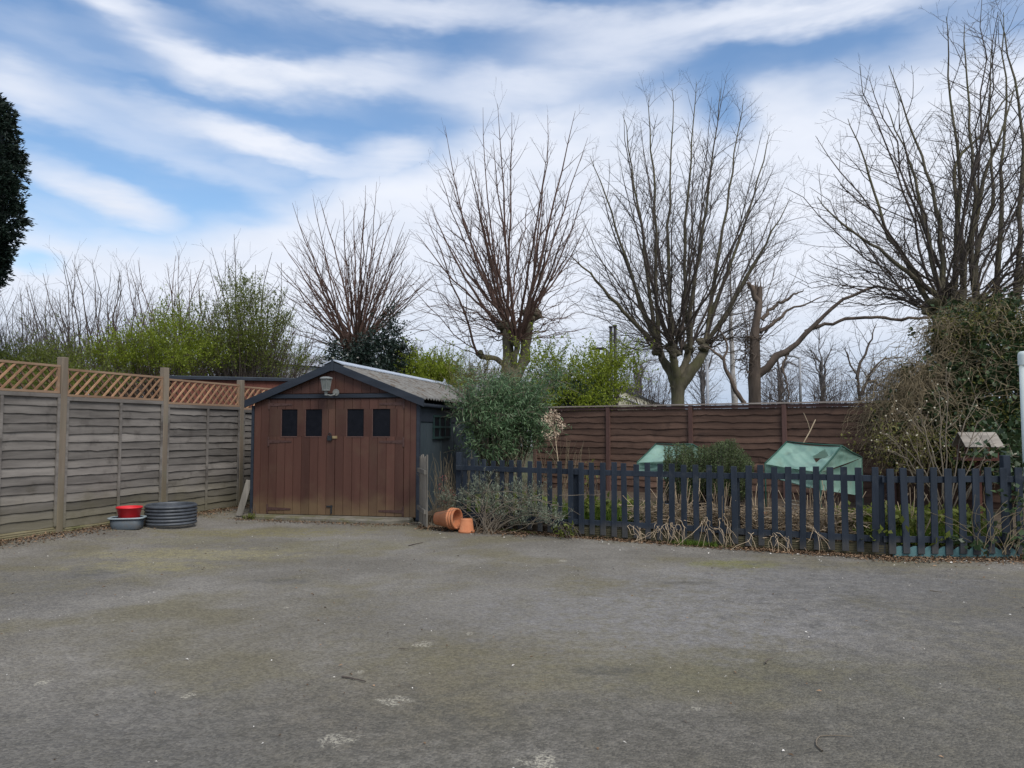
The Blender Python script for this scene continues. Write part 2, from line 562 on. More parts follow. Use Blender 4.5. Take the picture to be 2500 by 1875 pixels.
M['bud'] = mat('pale buds', (.60, .55, .42), (.72, .68, .55), 5, rough=.7)
M['seedhead'] = mat('dry seed heads', (.42, .32, .22), (.60, .49, .38), 5, rough=.9, island=.2)


def leafmat(name, c1, c2, island=.35, trans=.3, rough=.55, spec=.35):
    return mat(name, c1, c2, 1.3, rough=rough, island=island, trans=trans, spec=spec, detail=2)


M['leaf_bright'] = leafmat('fresh spring leaves', (.165, .225, .018), (.285, .335, .045), trans=.5)
M['leaf_mid'] = leafmat('mid green leaves', (.105, .140, .022), (.195, .220, .050), trans=.5)
M['leaf_dark'] = leafmat('dark green leaves', (.014, .032, .014), (.034, .058, .022), trans=.15)
M['leaf_holly'] = leafmat('glossy holly leaves', (.012, .024, .018), (.028, .045, .032), trans=.05, rough=.35, spec=.5)
M['leaf_grey'] = leafmat('grey green long leaves', (.060, .125, .055), (.155, .225, .115), trans=.3)
M['leaf_lav'] = leafmat('silvery lavender needles', (.12, .15, .105), (.26, .29, .215), trans=.25)
M['leaf_rose'] = leafmat('rosemary needles', (.050, .085, .030), (.12, .15, .06), trans=.3)
M['leaf_ivy'] = leafmat('ivy leaves', (.022, .045, .018), (.060, .092, .036), trans=.15, rough=.42)
M['leaf_conifer'] = leafmat('conifer sprays', (.008, .018, .014), (.018, .034, .022), trans=.1)
M['leaf_olive'] = leafmat('olive yellow leaves', (.090, .095, .020), (.16, .15, .035), trans=.3)
M['leaf_red'] = leafmat('dull pink leaves', (.20, .055, .055), (.28, .09, .085), trans=.2)
M['grass_blade'] = leafmat('grass blades', (.085, .155, .020), (.15, .22, .036), trans=.4)
M['litter'] = mat('dry brown leaf litter', (.085, .052, .030), (.235, .155, .095), 2, rough=.95, island=.55)
M['flake'] = mat('pale flakes', (.50, .47, .42), (.62, .60, .56), 5, rough=.9, island=.3)
M['soil'] = mat('damp brown soil', (.045, .033, .022), (.090, .066, .044), 6, rough=1, bump=1.0, bscale=25)
M['far_ground'] = mat('rough grass ground', (.050, .065, .025), (.09, .09, .045), 1.5, rough=1, bump=.5)
M['window_green'] = mat('dark green window paint', (.008, .026, .026), (.014, .036, .036), 4, rough=.7)
M['grey_roof'] = mat('grey sheet roof', (.22, .23, .25), (.27, .28, .30), 1, rough=.7)
M['cream'] = mat('cream render', (.42, .40, .31), (.48, .46, .36), 2, rough=.9)
M['white_trim'] = mat('white trim', (.62, .62, .58), rough=.7)
M['teal_sheet'] = mat('dark teal sheet', (.012, .065, .070), (.02, .085, .085), 2, rough=.6)
M['lamp_black'] = mat('black painted lamp post', (.020, .020, .024), (.03, .03, .034), 5, rough=.5)
M['lamp_grey'] = mat('galvanised lamp post', (.22, .23, .25), (.30, .31, .33), 5, rough=.5)


def asphalt_mat():
    m, nt, b = node_mat('worn asphalt')
    N, L = nt.nodes.new, nt.links.new
    geo = N('ShaderNodeNewGeometry')
    pos = geo.outputs['Position']

    def noise(scale, detail=4, rough=.6, off=0.0):
        ad = N('ShaderNodeVectorMath'); ad.operation = 'ADD'
        L(pos, ad.inputs[0]); ad.inputs[1].default_value = (off, off * 1.3, 0)
        n = N('ShaderNodeTexNoise')
        n.inputs['Scale'].default_value = scale; n.inputs['Detail'].default_value = detail; n.inputs['Roughness'].default_value = rough
        L(ad.outputs[0], n.inputs['Vector'])
        return n.outputs['Fac']

    def mr(v, a, c, t0=0.0, t1=1.0):
        x = N('ShaderNodeMapRange'); x.interpolation_type = 'SMOOTHSTEP'
        L(v, x.inputs[0])
        for i, q in enumerate((a, c, t0, t1)): x.inputs[i + 1].default_value = q
        return x.outputs[0]

    def math_(op, a, c):
        x = N('ShaderNodeMath'); x.operation = op
        for i, q in enumerate((a, c)):
            if isinstance(q, (int, float)): x.inputs[i].default_value = q
            else: L(q, x.inputs[i])
        return x.outputs[0]

    def mix(f, a, c, mode='MIX'):
        x = N('ShaderNodeMix'); x.data_type = 'RGBA'; x.blend_type = mode
        if isinstance(f, (int, float)): x.inputs['Factor'].default_value = f
        else: L(f, x.inputs['Factor'])
        for key, q in (('A', a), ('B', c)):
            if isinstance(q, tuple): x.inputs[key].default_value = (*q, 1)
            else: L(q, x.inputs[key])
        return x.outputs['Result']

    def blob(px, py, rx, ry, warp=.35, wscale=6.0):
        """worn or mossy spot, or painted lens falloff, with its own place on the ground"""
        g = G(px, py)
        s = N('ShaderNodeVectorMath'); s.operation = 'SUBTRACT'
        L(pos, s.inputs[0]); s.inputs[1].default_value = tuple(g)
        k = N('ShaderNodeVectorMath'); k.operation = 'MULTIPLY'
        L(s.outputs[0], k.inputs[0]); k.inputs[1].default_value = (1 / rx, 1 / ry, 0)
        ln = N('ShaderNodeVectorMath'); ln.operation = 'LENGTH'
        L(k.outputs[0], ln.inputs[0])
        w = math_('MULTIPLY', math_('SUBTRACT', noise(wscale, 5, .7, px * .01), .5), warp * 4)
        return mr(math_('ADD', ln.outputs['Value'], w), .4, 1.15, 1.0, 0.0)

    big = noise(.55, 5, .6)
    big2 = noise(.9, 4, .6, 13.0)
    fine = noise(95, 3, .7)
    med = noise(28, 4, .75, 5.0)
    col = mix(mr(big, .35, .65), (.136, .125, .106), (.196, .183, .162))
    col = mix(mr(big2, .44, .66, 0, .8), col, (.142, .126, .080))
    for px, py, rx, ry, c, k in ((330, 1385, .75, .30, (.225, .200, .105), .75), (470, 1352, 1.2, .35, (.235, .210, .120), .8), (640, 1300, 1.5, .35, (.175, .155, .080), .85), (850, 1330, 1.0, .4, (.165, .150, .095), .6),
                                 (420, 1320, .8, .25, (.19, .175, .11), .6), (1800, 1378, .45, .22, (.150, .150, .045), .75), (1500, 1500, 1.0, .8, (.140, .128, .088), .55),
                                 (1950, 1650, .8, .35, (.125, .118, .075), .6), (1700, 1640, .9, .4, (.13, .122, .082), .5), (1680, 1500, 1.5, .8, (.205, .198, .196), .8),
                                 (1950, 1420, 1.5, .6, (.195, .19, .19), .7), (640, 1560, 1.6, .9, (.130, .116, .085), .55), (1150, 1480, 1.0, .9, (.165, .156, .145), .5), (1300, 1620, 1.2, .5, (.138, .122, .075), .55), (2150, 1700, .9, .6, (.125, .112, .075), .5), (300, 1750, 1.2, .6, (.135, .126, .112), .5), (1000, 1730, .7, .5, (.135, .118, .088), .5), (230, 1400, .3, .16, (.075, .074, .072), .7),
                                 (690, 1420, .3, .10, (.08, .078, .075), .6), (2300, 1480, 1.5, 1.6, (.098, .094, .088), .75), (2350, 1750, 1.0, .8, (.095, .090, .078), .7), (1250, 1900, 2.8, .8, (.092, .086, .072), .8), (120, 1850, 1.0, .6, (.115, .110, .102), .5), (30, 1450, .9, 1.0, (.110, .105, .098), .6), (1500, 1635, .3, .07, (.07, .068, .06), .6), (1680, 1423, .25, .07, (.075, .07, .06), .6)):  # wide dark near and right spots put lens falloff, with moss, into the colour
        col = mix(math_('MULTIPLY', math_('MULTIPLY', blob(px, py, rx * 1.25, ry * 1.5, .6, 4.0), mr(noise(9, 5, .75, px * .02), .36, .60, .25, 1.0)), k), col, c)
    # stones and binder
    chip = N('ShaderNodeTexVoronoi'); chip.inputs['Scale'].default_value = 70
    L(pos, chip.inputs['Vector'])
    hs = N('ShaderNodeSeparateColor'); L(chip.outputs['Color'], hs.inputs[0])
    col = mix(1.0, col, mix(mr(hs.outputs[0], 0, 1), (.78, .78, .78), (1.22, 1.22, 1.20)), 'MULTIPLY')
    col = mix(mr(med, .60, .76, 0, .42), col, (.062, .059, .052))
    col = mix(mr(noise(60, 2, .6, 31.0), .69, .75, 0, .45), col, (.25, .24, .21))
    # dried lichen rosettes
    for px, py, r in ((1033, 1573, .075), (960, 1712, .085), (823, 1808, .085), (1325, 1862, .10), (463, 1697, .045), (1145, 1545, .04), (105, 1668, .05), (1375, 1370, .06), (2330, 1520, .03),
                      (880, 1640, .03), (2200, 1495, .035), (1085, 1312, .05), (2425, 1525, .03), (700, 1485, .03), (1700, 1730, .03)):
        k = math_('MULTIPLY', blob(px, py, r * .95, r * 1.0, 1.1, 14), mr(noise(60, 3, .75, 3.0), .45, .55))
        col = mix(math_('MULTIPLY', k, .85), col, (.37, .345, .28))
    L(col, b.inputs['Base Color'])
    b.inputs['Roughness'].default_value = .92
    b.inputs['Specular IOR Level'].default_value = .25
    bp = N('ShaderNodeBump'); bp.inputs['Strength'].default_value = .65; bp.inputs['Distance'].default_value = .010
    hgt = math_('ADD', math_('MULTIPLY', chip.outputs['Distance'], -1.2), math_('ADD', fine, math_('MULTIPLY', med, 1.2)))
    L(hgt, bp.inputs['Height'])
    L(bp.outputs[0], b.inputs['Normal'])
    return m


M['asphalt'] = asphalt_mat()

# ------------------------------------------------------------------ ground
P1 = np.array((-5.97, 10.2, 0)); FSTEP = np.array((.571, 1.739, 0)); FT = unit(FSTEP); FN = np.array((FT[1], -FT[0], 0))


def gz(x, y):
    s = np.clip(((x - P1[0]) * FN[0] + (y - P1[1]) * FN[1]) / 1.1, 0, 1)
    t = 1 - s
    return .055 * t * t * (3 - 2 * t)


PICK = [(1119, 11.3), (1392, 10.25), (1789, 9.3), (2155, 8.62), (2300, 8.6), (2530, 8.55)]


def pick_d(px):
    return float(np.interp(px, [a for a, b in PICK], [b for a, b in PICK]))


def pick_xy(px):
    d = pick_d(px)
    return (px - 1250) / 1880 * d, d


gb = MB()
gb.box((-500, -60, -.6), (1000, 0, 0), (0, 1100, 0), (0, 0, .55))
tag(gb.build('ground', M['far_ground']), kind='structure')

xs = np.arange(-8.2, 11.01, .2); ys = np.arange(-8, 15.01, .2)
XX, YY = np.meshgrid(xs, ys)
ZZ = gz(XX, YY) + .008 * np.sin(XX * .9 + 1) * np.sin(YY * .8)
px_ = [pick_xy(p) for p in range(1119, 2531, 20)]
line_x = np.array([p[0] for p in px_] + [12.0]); line_y = np.array([p[1] for p in px_] + [8.5])
vi = np.arange(XX.size).reshape(XX.shape)
quads = np.stack([vi[:-1, :-1], vi[:-1, 1:], vi[1:, 1:], vi[1:, :-1]], -1).reshape(-1, 4)
cx = XX.ravel()[quads].mean(1); cy = YY.ravel()[quads].mean(1)
lim = np.where(cx > line_x[0], np.interp(cx, line_x, line_y) - .02, 15.0)
o = mesh_np('asphalt', np.stack([XX.ravel(), YY.ravel(), ZZ.ravel()], 1), [quads[cy < lim]], M['asphalt'], smooth=True)
tag(o, kind='structure')

sb = MB()
poly = [(pick_xy(p)[0], pick_xy(p)[1] + .06, -.04) for p in range(1119, 2531, 40)] + [(9.5, 8.6, -.04), (9.5, 12.2, -.04), (.3, 18.2, -.04), (-2.2, 18.0, -.04), (-1.3, 11.9, -.04)]
sb.prism(poly, (0, 0, .15))
tag(sb.build('garden_soil', M['soil']), kind='structure')
SOIL = .11


# ------------------------------------------------------------------ fences
def wob(rng, n, amp, L):
    x = np.linspace(0, L, n)
    y = np.zeros(n)
    for f in (1.1, 2.3, 4.7, 8.1):
        y += np.sin(x * f * 2 * math.pi / 1.83 + rng.uniform(0, 6.3)) * rng.uniform(.2, 1) / f ** .7
    for _ in range(rng.integers(0, 3)):
        c = rng.uniform(0, L)
        y += rng.uniform(-1.6, 1.6) * np.exp(-((x - c) / .05) ** 2)
    return y * amp


def lap_boards(mb, o, t, n, length, height, count, rng, amp=.007):
    o = np.array(o, float)
    pitch = height / count
    K = 34
    s = np.linspace(0, length, K)
    up = np.array((0, 0, 1.0))
    for i in range(count):
        zt = height - i * pitch + (.0 if i == 0 else pitch * .22)
        zb = np.full(K, height - (i + 1) * pitch) + wob(rng, K, amp, length)
        bow = wob(rng, K, .0035, length)
        vs = []
        for j in range(K):
            b = o + t * s[j]
            vs += [b + up * zt + n * (.010 + bow[j]), b + up * zb[j] + n * (.030 + bow[j]), b + up * zb[j] + n * (.014 + bow[j]), b + up * zt + n * (-.002 + bow[j])]
        fs = []
        for j in range(K - 1):
            a = j * 4
            for q in range(4):
                fs.append((a + q, a + (q + 1) % 4, a + 4 + (q + 1) % 4, a + 4 + q))
        fs += [(3, 2, 1, 0), (K * 4 - 4, K * 4 - 3, K * 4 - 2, K * 4 - 1)]
        mb.add(vs, fs)


UP = np.array((0, 0, 1.0))
rng = np.random.default_rng(5)
lf = thing('lap_fence', P1 + np.array((0, 0, .03)), 'weathered grey overlap board fence topped with orange brown diamond trellis', 'fence')
tops = {-1: 2.46, 0: 2.375, 1: 2.375, 2: 2.29, 3: 2.25}
for i in range(-1, 4):
    p = P1 + FSTEP * i
    b = MB()
    b.box(p - FT * .048 - FN * .05 + UP * -.1, FT * .096, FN * .10, UP * (tops[i] + .1))
    b.build('post', M['post_wood'], lf, bevel=.006)
for i in range(-1, 3):
    dz = -.042 * i
    a = P1 + FSTEP * i + FT * .05
    L = float(np.linalg.norm(FSTEP)) - .10
    z0 = .125 + dz                               # bottom of the lap panel
    zt = 1.865 + dz                              # top of the lap panel
    if i < 0: z0, zt = .155, 1.90
    # ribbed gravel board
    gbm = MB()
    g0 = a + UP * (z0 - .145)
    gbm.box(g0 - FN * .012, FT * L, FN * .030, UP * .142)
    for k in range(5):
        gbm.box(g0 + FN * .018 + UP * (.008 + .027 * k), FT * L, FN * .009, UP * .017)
    gbm.build('gravel_board', M['gravel_wood'], lf)
    panel = MB()
    lap_boards(panel, a + UP * z0 + FT * .012 - FN * .006, FT, FN, L - .024, zt - z0 - .06, 15, rng, .0075)
    pn = panel.build('lap_panel', M['lap_grey'], lf)
    fr = MB()
    fr.box(a + UP * (zt - .062) - FN * .018, FT * L, FN * .058, UP * .050)
    fr.build('top_rail', M['lap_grey'], pn)
    fr = MB(); fr.box(a + UP * z0 + FN * .026, FT * .036, FN * .018, UP * (zt - z0 - .064)); fr.build('batten', M['lap_grey'], pn)
    fr = MB(); fr.box(a + FT * (L - .036) + UP * z0 + FN * .026, FT * .036, FN * .018, UP * (zt - z0 - .064)); fr.build('batten', M['lap_grey'], pn)
    fr = MB(); fr.box(a + FT * (L * .515) + UP * z0 + FN * .028, FT * .036, FN * .020, UP * (zt - z0 - .066)); fr.build('batten', M['lap_grey'], pn)
    # trellis
    tz0, tz1 = zt + .004, 2.215 + .5 * dz if i >= 0 else 2.25
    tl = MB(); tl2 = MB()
    hh = tz1 - tz0
    step = .150
    nn = int((L + hh) / step) + 1
    for k in range(nn):
        s0 = k * step - hh + .05
        for dr, off in ((1, .010), (-1, -.006)):
            A, B = (s0, 0.0), (s0 + hh, hh)
            lo, hi = max(A[0], .02), min(B[0], L - .02)
            if hi - lo < .05: continue
            pa, pb = (lo, lo - s0), (hi, hi - s0)
            if dr < 0:
                pa, pb = (L - pa[0], pa[1]), (L - pb[0], pb[1])
            q0 = a + FT * pa[0] + UP * (tz0 + pa[1]) + FN * off
            q1 = a + FT * pb[0] + UP * (tz0 + pb[1]) + FN * off
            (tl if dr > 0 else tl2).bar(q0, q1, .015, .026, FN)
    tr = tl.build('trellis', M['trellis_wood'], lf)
    tl2.build('rear_laths', M['trellis_shaded'], tr)
    fr = MB()
    fr.box(a + UP * (tz1 - .012) - FN * .018, FT * L, FN * .040, UP * .030)
    fr.build('trellis_rail', M['trellis_rail'], tr)
    fr = MB()
    fr.box(a + UP * (tz0 - .012) - FN * .018, FT * L, FN * .042, UP * .030)
    fr.build('trellis_rail', M['trellis_rail'], tr)
    for s in (.0, L - .035):
        fr = MB()
        fr.box(a + FT * s + UP * (tz0 + .0185) - FN * .016, FT * .035, FN * .036, UP * (hh - .031))
        fr.build('trellis_stile', M['trellis_rail'], tr)

# brown fence
Q1 = np.array((2.09, 16.6, 0)); QS = np.array((1.54, -1.0, 0)); QT = unit(QS); QN = np.array((QT[1], -QT[0], 0))
QN = QN if QN[1] < 0 else -QN
bf = thing('lap_fence', Q1, 'dark brown stained overlap board fence with pale capping behind the vegetable garden', 'fence')
rng = np.random.default_rng(11)
for i in range(-1, 5):
    p = Q1 + QS * i
    b = MB()
    b.box(p - QT * .04 - QN * .03, QT * .08, QN * .10, UP * 1.90)
    b.build('post', M['brown_post'], bf)
for i in range(-1, 4):
    a = Q1 + QS * i + QT * .041
    L = float(np.linalg.norm(QS)) - .082
    panel = MB()
    lap_boards(panel, a + UP * .10, QT, QN, L, 1.73, 13, rng, .015)
    pn = panel.build('lap_panel', M['lap_brown'], bf)
    fr = MB(); fr.box(a + UP * 1.834 - QN * .01, QT * L, QN * .055, UP * .06); fr.build('top_rail', M['brown_post'], pn)
    fr = MB(); fr.box(a - QT * .041 + UP * 1.905 - QN * .03, QT * (L + .080), QN * .11, UP * .026); fr.build('capping', M['brown_cap'], pn)
    fr = MB(); fr.box(a + QT * L * .5 + UP * .1 - QN * .035, QT * .036, QN * .018, UP * 1.7); fr.build('batten', M['brown_post'], pn)
    fr = MB(); fr.box(a + UP * .0, QT * L, QN * .03, UP * .095); fr.build('gravel_board', M['sleeper'], pn)

# picket fence
pf = thing('picket_fence', (*pick_xy(1420), .0), 'low navy blue painted picket fence along the edge of the asphalt', 'fence')
pxs = [1136, 1157, 1180, 1203, 1225, 1247, 1271, 1294, 1319, 1343, 1367, 1393, 1419, 1445, 1471, 1498, 1524, 1552, 1580, 1608, 1637, 1667, 1697,
       1728, 1758, 1790, 1822, 1853, 1886, 1919, 1953, 1987, 2022, 2056, 2092, 2128, 2168, 2202, 2237, 2270, 2305, 2339, 2372, 2407, 2443, 2478, 2512]
rng = np.random.default_rng(3)


def along(px):
    x, y = pick_xy(px)
    x2, y2 = pick_xy(px + 6); x1, y1 = pick_xy(px - 6)
    t = unit(np.array((x2 - x1, y2 - y1, 0)))
    n = np.array((t[1], -t[0], 0))
    if n[1] > 0: n = -n
    return np.array((x, y, 0)), t, n


for k, px in enumerate(pxs):
    p, t, n = along(px)
    w = .070 + rng.uniform(-.003, .004)
    if px > 2150: w += .006
    zb, zt = .045 + rng.uniform(-.012, .012), .985 + rng.uniform(-.012, .014)
    if 1500 > px > 1380: zt += .008
    tl = rng.uniform(-.012, .012)
    lean = t * tl * 1.6 + n * rng.uniform(-.01, .01)
    b = MB()
    o0 = p - t * w / 2 + n * rng.uniform(.0, .004)
    b.box(o0 + UP * zb, t * w, n * .018, UP * (zt - zb) + lean)
    b.build('picket', M['navy_wood'], pf, bevel=.003)
segs = [(1112, 1392), (1396, 1789), (1792, 2140), (2148, 2345), (2345, 2530)]
for a0, b0 in segs:
    for zc, hh in ((.862, .070), (.200, .070)):
        A, t, n = along(a0 + 1); B, _, _ = along(b0 - 1)
        tt = B - A
        nn = np.array((tt[1], -tt[0], 0)); nn = unit(nn if nn[1] < 0 else -nn)
        b = MB()
        dz = rng.uniform(-.008, .008)
        b.box(A - nn * .032 + UP * (zc - hh / 2 + dz), tt, nn * .030, UP * hh)
        b.build('rail', M['navy_wood'], pf, bevel=.003)
for px, zt in ((1118, 1.08), (1403, .90), (1791, .86), (2143, .90), (2458, 1.13)):
    p, t, n = along(px)
    b = MB()
    b.box(p - t * .04 - n * .115 + UP * -.05, t * .08, n * .08, UP * (zt + .05))
    b.build('post', M['navy_wood'], pf, bevel=.004)
# mossy gravel boards that hold back the bed behind the pickets
gbt = thing('bed_board', (*pick_xy(1800), 0), 'mossy brown ribbed board holding back the soil under the picket fence', 'board')
for a0, b0 in ((1400, 1600), (1600, 1800), (1800, 1990), (1990, 2170)):
    A, t, n = along(a0); B, _, _ = along(b0)
    tt = B - A; nn = np.array((tt[1], -tt[0], 0)); nn = unit(nn if nn[1] < 0 else -nn)
    b = MB()
    b.box(A - nn * .045 - UP * .02, tt, nn * .026, UP * .165)
    for k in range(5):
        b.box(A - nn * .019 + UP * (.004 + .027 * k), tt, nn * .008, UP * .017)
    b.build('plank', M['sleeper'], gbt)
# teal wavy edging
te = MB()
A, t, n = along(2170); B, _, _ = along(2476)
tt = B - A; L = float(np.linalg.norm(tt)); tt = tt / L
nn = np.array((tt[1], -tt[0], 0)); nn = nn if nn[1] < 0 else -nn
prof = []
K = 132
for k in range(K + 1):
    s = k / K * L
    prof.append((s, .105 + .045 * abs(math.sin(s * math.pi / .165)) ** .7 - .02))
poly = [A - nn * .008 - UP * .03, A + tt * L - nn * .008 - UP * .03] + [A + tt * s - nn * .008 + UP * z for s, z in prof[::-1]]
te.prism(poly, nn * .007)
tag(te.build('lawn_edging', M['teal_plastic']), 'teal plastic edging strip with scalloped top below the navy pickets', 'edging')

# ------------------------------------------------------------------ garage
GA = -math.asin(.2)
GL = np.array((X0 := (618 - 1250) / 1880 * 12.45, 12.45, 0))
gr = thing('garage', GL, 'small brown timber fronted garage with double doors and pitched corrugated roof', 'garage', rz=GA)
GW, GD = 2.79, 6.1
SL = .07           # slab height
EZ = 1.90          # eaves


def gp(u, v, z):
    return np.array((u, v, z), float)


def gworld(u, v, z):
    c, s = math.cos(GA), math.sin(GA)
    return np.array((GL[0] + c * u - s * v, GL[1] + s * u + c * v, z))


b = MB()
b.prism([gp(-.10, -.10, -.05), gp(-.02, -.20, -.05), gp(1.9, -.36, -.05), gp(2.45, -.42, -.05), gp(2.72, -.12, -.05), gp(2.72, .3, -.05), gp(-.10, .3, -.05)], (0, 0, .118))
b.build('slab', M['concrete'], gr, bevel=.02, local=True)
AP = 2.44          # apex


def roof_z(u):
    return EZ + (AP - EZ) * (1 - abs(u - GW / 2) / (GW / 2))


# front boards (outside the doors) and gable
rng = np.random.default_rng(8)
fw = MB()
# backing sheet
fw.prism([gp(.02, .03, SL), gp(GW - .02, .03, SL), gp(GW - .02, .03, EZ - .02), gp(GW / 2, .03, AP - .05), gp(.02, .03, EZ - .02)], (0, .05, 0))


def planks(mb, edges, z0, ztop, v0, th, gap=.003):
    for a, bb in zip(edges[:-1], edges[1:]):
        zt = (lambda u: ztop) if isinstance(ztop, (int, float)) else ztop
        j = rng.uniform(0, .003)
        mb.prism([gp(a + gap, v0 - j, z0), gp(bb - gap, v0 - j, z0), gp(bb - gap, v0 - j, zt(bb)), gp(a + gap, v0 - j, zt(a))], (0, th, 0))


planks(fw, [0.025, .145, .285], SL, 1.905, .006, .022)
planks(fw, [2.565, 2.665, 2.765], SL, 1.905, .006, .022)
ge = [.10] + list(np.arange(.245, 2.7, .147))
ge = [e for e in ge if e < 2.72]
planks(fw, ge, 1.99, lambda u: roof_z(u) - .075, .006, .022)
fw.build('front_wall', M['garage_wood'], gr, local=True)
wins = [(.50, .775), (.915, 1.197), (1.62, 1.90), (2.045, 2.336)]
WZ0, WZ1 = 1.31, 1.735
for di, (d0, d1) in enumerate(((.287, 1.424), (1.428, 2.562))):
    dm = MB()
    ed = list(np.linspace(d0, d1, 9))
    ws = wins[2 * di:2 * di + 2]
    planks(dm, ed, SL + .008, WZ0 - .003, .001, .022)
    planks(dm, ed, WZ1 + .003, 1.897, .001, .022)
    cuts = [d0, ws[0][0], ws[0][1], ws[1][0], ws[1][1], d1]
    for q in (0, 2, 4):
        n = max(1, round((cuts[q + 1] - cuts[q]) / .15))
        planks(dm, list(np.linspace(cuts[q], cuts[q + 1], n + 1)), WZ0 - .003, WZ1 + .003, .001, .022)
    door = dm.build('door', M['garage_wood'], gr, local=True)
    for w0, w1 in ws:
        wm = MB(); wm.box((w0 + .004, .014, WZ0), (w1 - w0 - .008, 0, 0), (0, .010, 0), (0, 0, WZ1 - WZ0))
        wp = wm.build('window_pane', M['black_pane'], door, local=True)
        sl = MB(); sl.box((w0 - .006, -.006, WZ0 - .016), (w1 - w0 + .012, 0, 0), (0, .024, 0), (0, 0, .014))
        sl.box((w0 - .004, -.003, WZ0 + .001), (.008, 0, 0), (0, .016, 0), (0, 0, WZ1 - WZ0))
        sl.build('window_sill', M['brown_post'], door, local=True)
    for z in (1.815, 1.225, .155):
        h = MB()
        x0 = d0 if di == 0 else d1
        sg = 1 if di == 0 else -1
        h.prism([gp(x0 + sg * .0, -.007, z - .028), gp(x0 + sg * .0, -.007, z + .028), gp(x0 + sg * .40, -.007, z + .013), gp(x0 + sg * .40, -.007, z - .013)], (0, .006, 0))
        h.box((x0 - .016, -.009, z - .075), (.030, 0, 0), (0, .008, 0), (0, 0, .15))
        for q in (.08, .2, .33):
            h.box((x0 + sg * q - .006, -.011, z - .006), (.012, 0, 0), (0, .004, 0), (0, 0, .012))
        h.build('hinge', M['iron'], door, local=True)
pl = MB()
pl.box((1.305, -.03, 1.245), (.075, 0, 0), (0, .026, 0), (0, 0, .075))
pl.tube([gp(1.32, -.017, 1.32), gp(1.322, -.017, 1.35), gp(1.342, -.017, 1.362), gp(1.362, -.017, 1.35), gp(1.364, -.017, 1.32)], .006, 6)
hp = pl.build('padlock', M['lock_metal'], gr, local=True)
pl = MB(); pl.box((1.375, -.012, 1.275), (.09, 0, 0), (0, .010, 0), (0, 0, .04)); pl.build('hasp', M['brass'], gr, local=True)
pl = MB(); pl.box((1.30, -.012, .20), (.10, 0, 0), (0, .011, 0), (0, 0, .022)); pl.box((1.37, -.016, .10), (.022, 0, 0), (0, .014, 0), (0, 0, .13)); pl.build('bolt', M['lock_metal'], gr, local=True)
# corner trims, head trim, bargeboards
b = MB(); b.box((-.022, -.004, SL), (.044, 0, 0), (0, .05, 0), (0, 0, EZ - SL - .10)); b.build('corner_trim', M['navy_trim'], gr, local=True)
b = MB(); b.box((GW - .022, -.004, SL - .04), (.05, 0, 0), (0, .05, 0), (0, 0, EZ - SL - .04)); b.build('corner_trim', M['navy_trim'], gr, local=True)
b = MB(); b.box((.17, -.026, 1.915), (GW - .33, 0, 0), (0, .03, 0), (0, 0, .062)); b.build('head_trim', M['navy_trim'], gr, local=True)
dz = (AP - EZ) / (GW / 2)
for sg in (-1, 1):
    c = GW / 2
    e = c + .115
    zb = AP - dz * e
    b = MB()
    b.prism([gp(c + sg * .002, -.075, AP - .085), gp(c + sg * .002, -.075, AP + .035), gp(c + sg * e, -.075, zb + .03), gp(c + sg * e, -.075, zb - .088)], (0, .028, 0))
    b.build('bargeboard', M['navy_trim'], gr, local=True)
b = MB(); b.prism([gp(GW / 2 - .022, -.085, AP - .10), gp(GW / 2 + .022, -.085, AP - .10), gp(GW / 2 + .02, -.085, AP + .05), gp(GW / 2, -.085, AP + .10), gp(GW / 2 - .02, -.085, AP + .05)], (0, .014, 0)); b.build('apex_block', M['navy_trim'], gr, local=True)
# walls
b = MB(); b.box((GW - .05, .05, -.03), (.05, 0, 0), (0, GD - .05, 0), (0, 0, 1.56))
for k in range(7):
    b.box((GW - .001, .42 + .80 * k, .0), (.012, 0, 0), (0, .012, 0), (0, 0, 1.50))
sw = b.build('side_wall', M['garage_side'], gr, local=True)
b = MB(); b.box((GW - .05, .051, 1.54), (.062, 0, 0), (0, GD - .06, 0), (0, 0, .27)); b.build('wall_plate', M['navy_trim'], gr, local=True)
b = MB(); b.box((0, .05, 0), (.05, 0, 0), (0, GD - .05, 0), (0, 0, 1.84)); b.build('side_wall', M['garage_side'], gr, local=True)
b = MB(); b.prism([gp(.05, GD - .05, 0), gp(GW - .05, GD - .05, 0), gp(GW - .05, GD - .05, EZ - .05), gp(GW / 2, GD - .05, AP - .06), gp(.05, GD - .05, EZ - .05)], (0, .05, 0)); b.build('rear_wall', M['garage_side'], gr, local=True)
# side window
b = MB(); b.box((GW + .004, .75, 1.28), (.012, 0, 0), (0, 1.0, 0), (0, 0, .36)); swn = b.build('side_window', M['black_pane'], gr, local=True)
b = MB()
for q in (0, .32, .64, .96): b.box((GW + .006, .75 + q, 1.28), (.022, 0, 0), (0, .04, 0), (0, 0, .36))
for z in (1.262, 1.44, 1.62): b.box((GW + .004, .74, z), (.030, 0, 0), (0, 1.02, 0), (0, 0, .035))
b.build('window_frame', M['window_green'], swn, local=True)
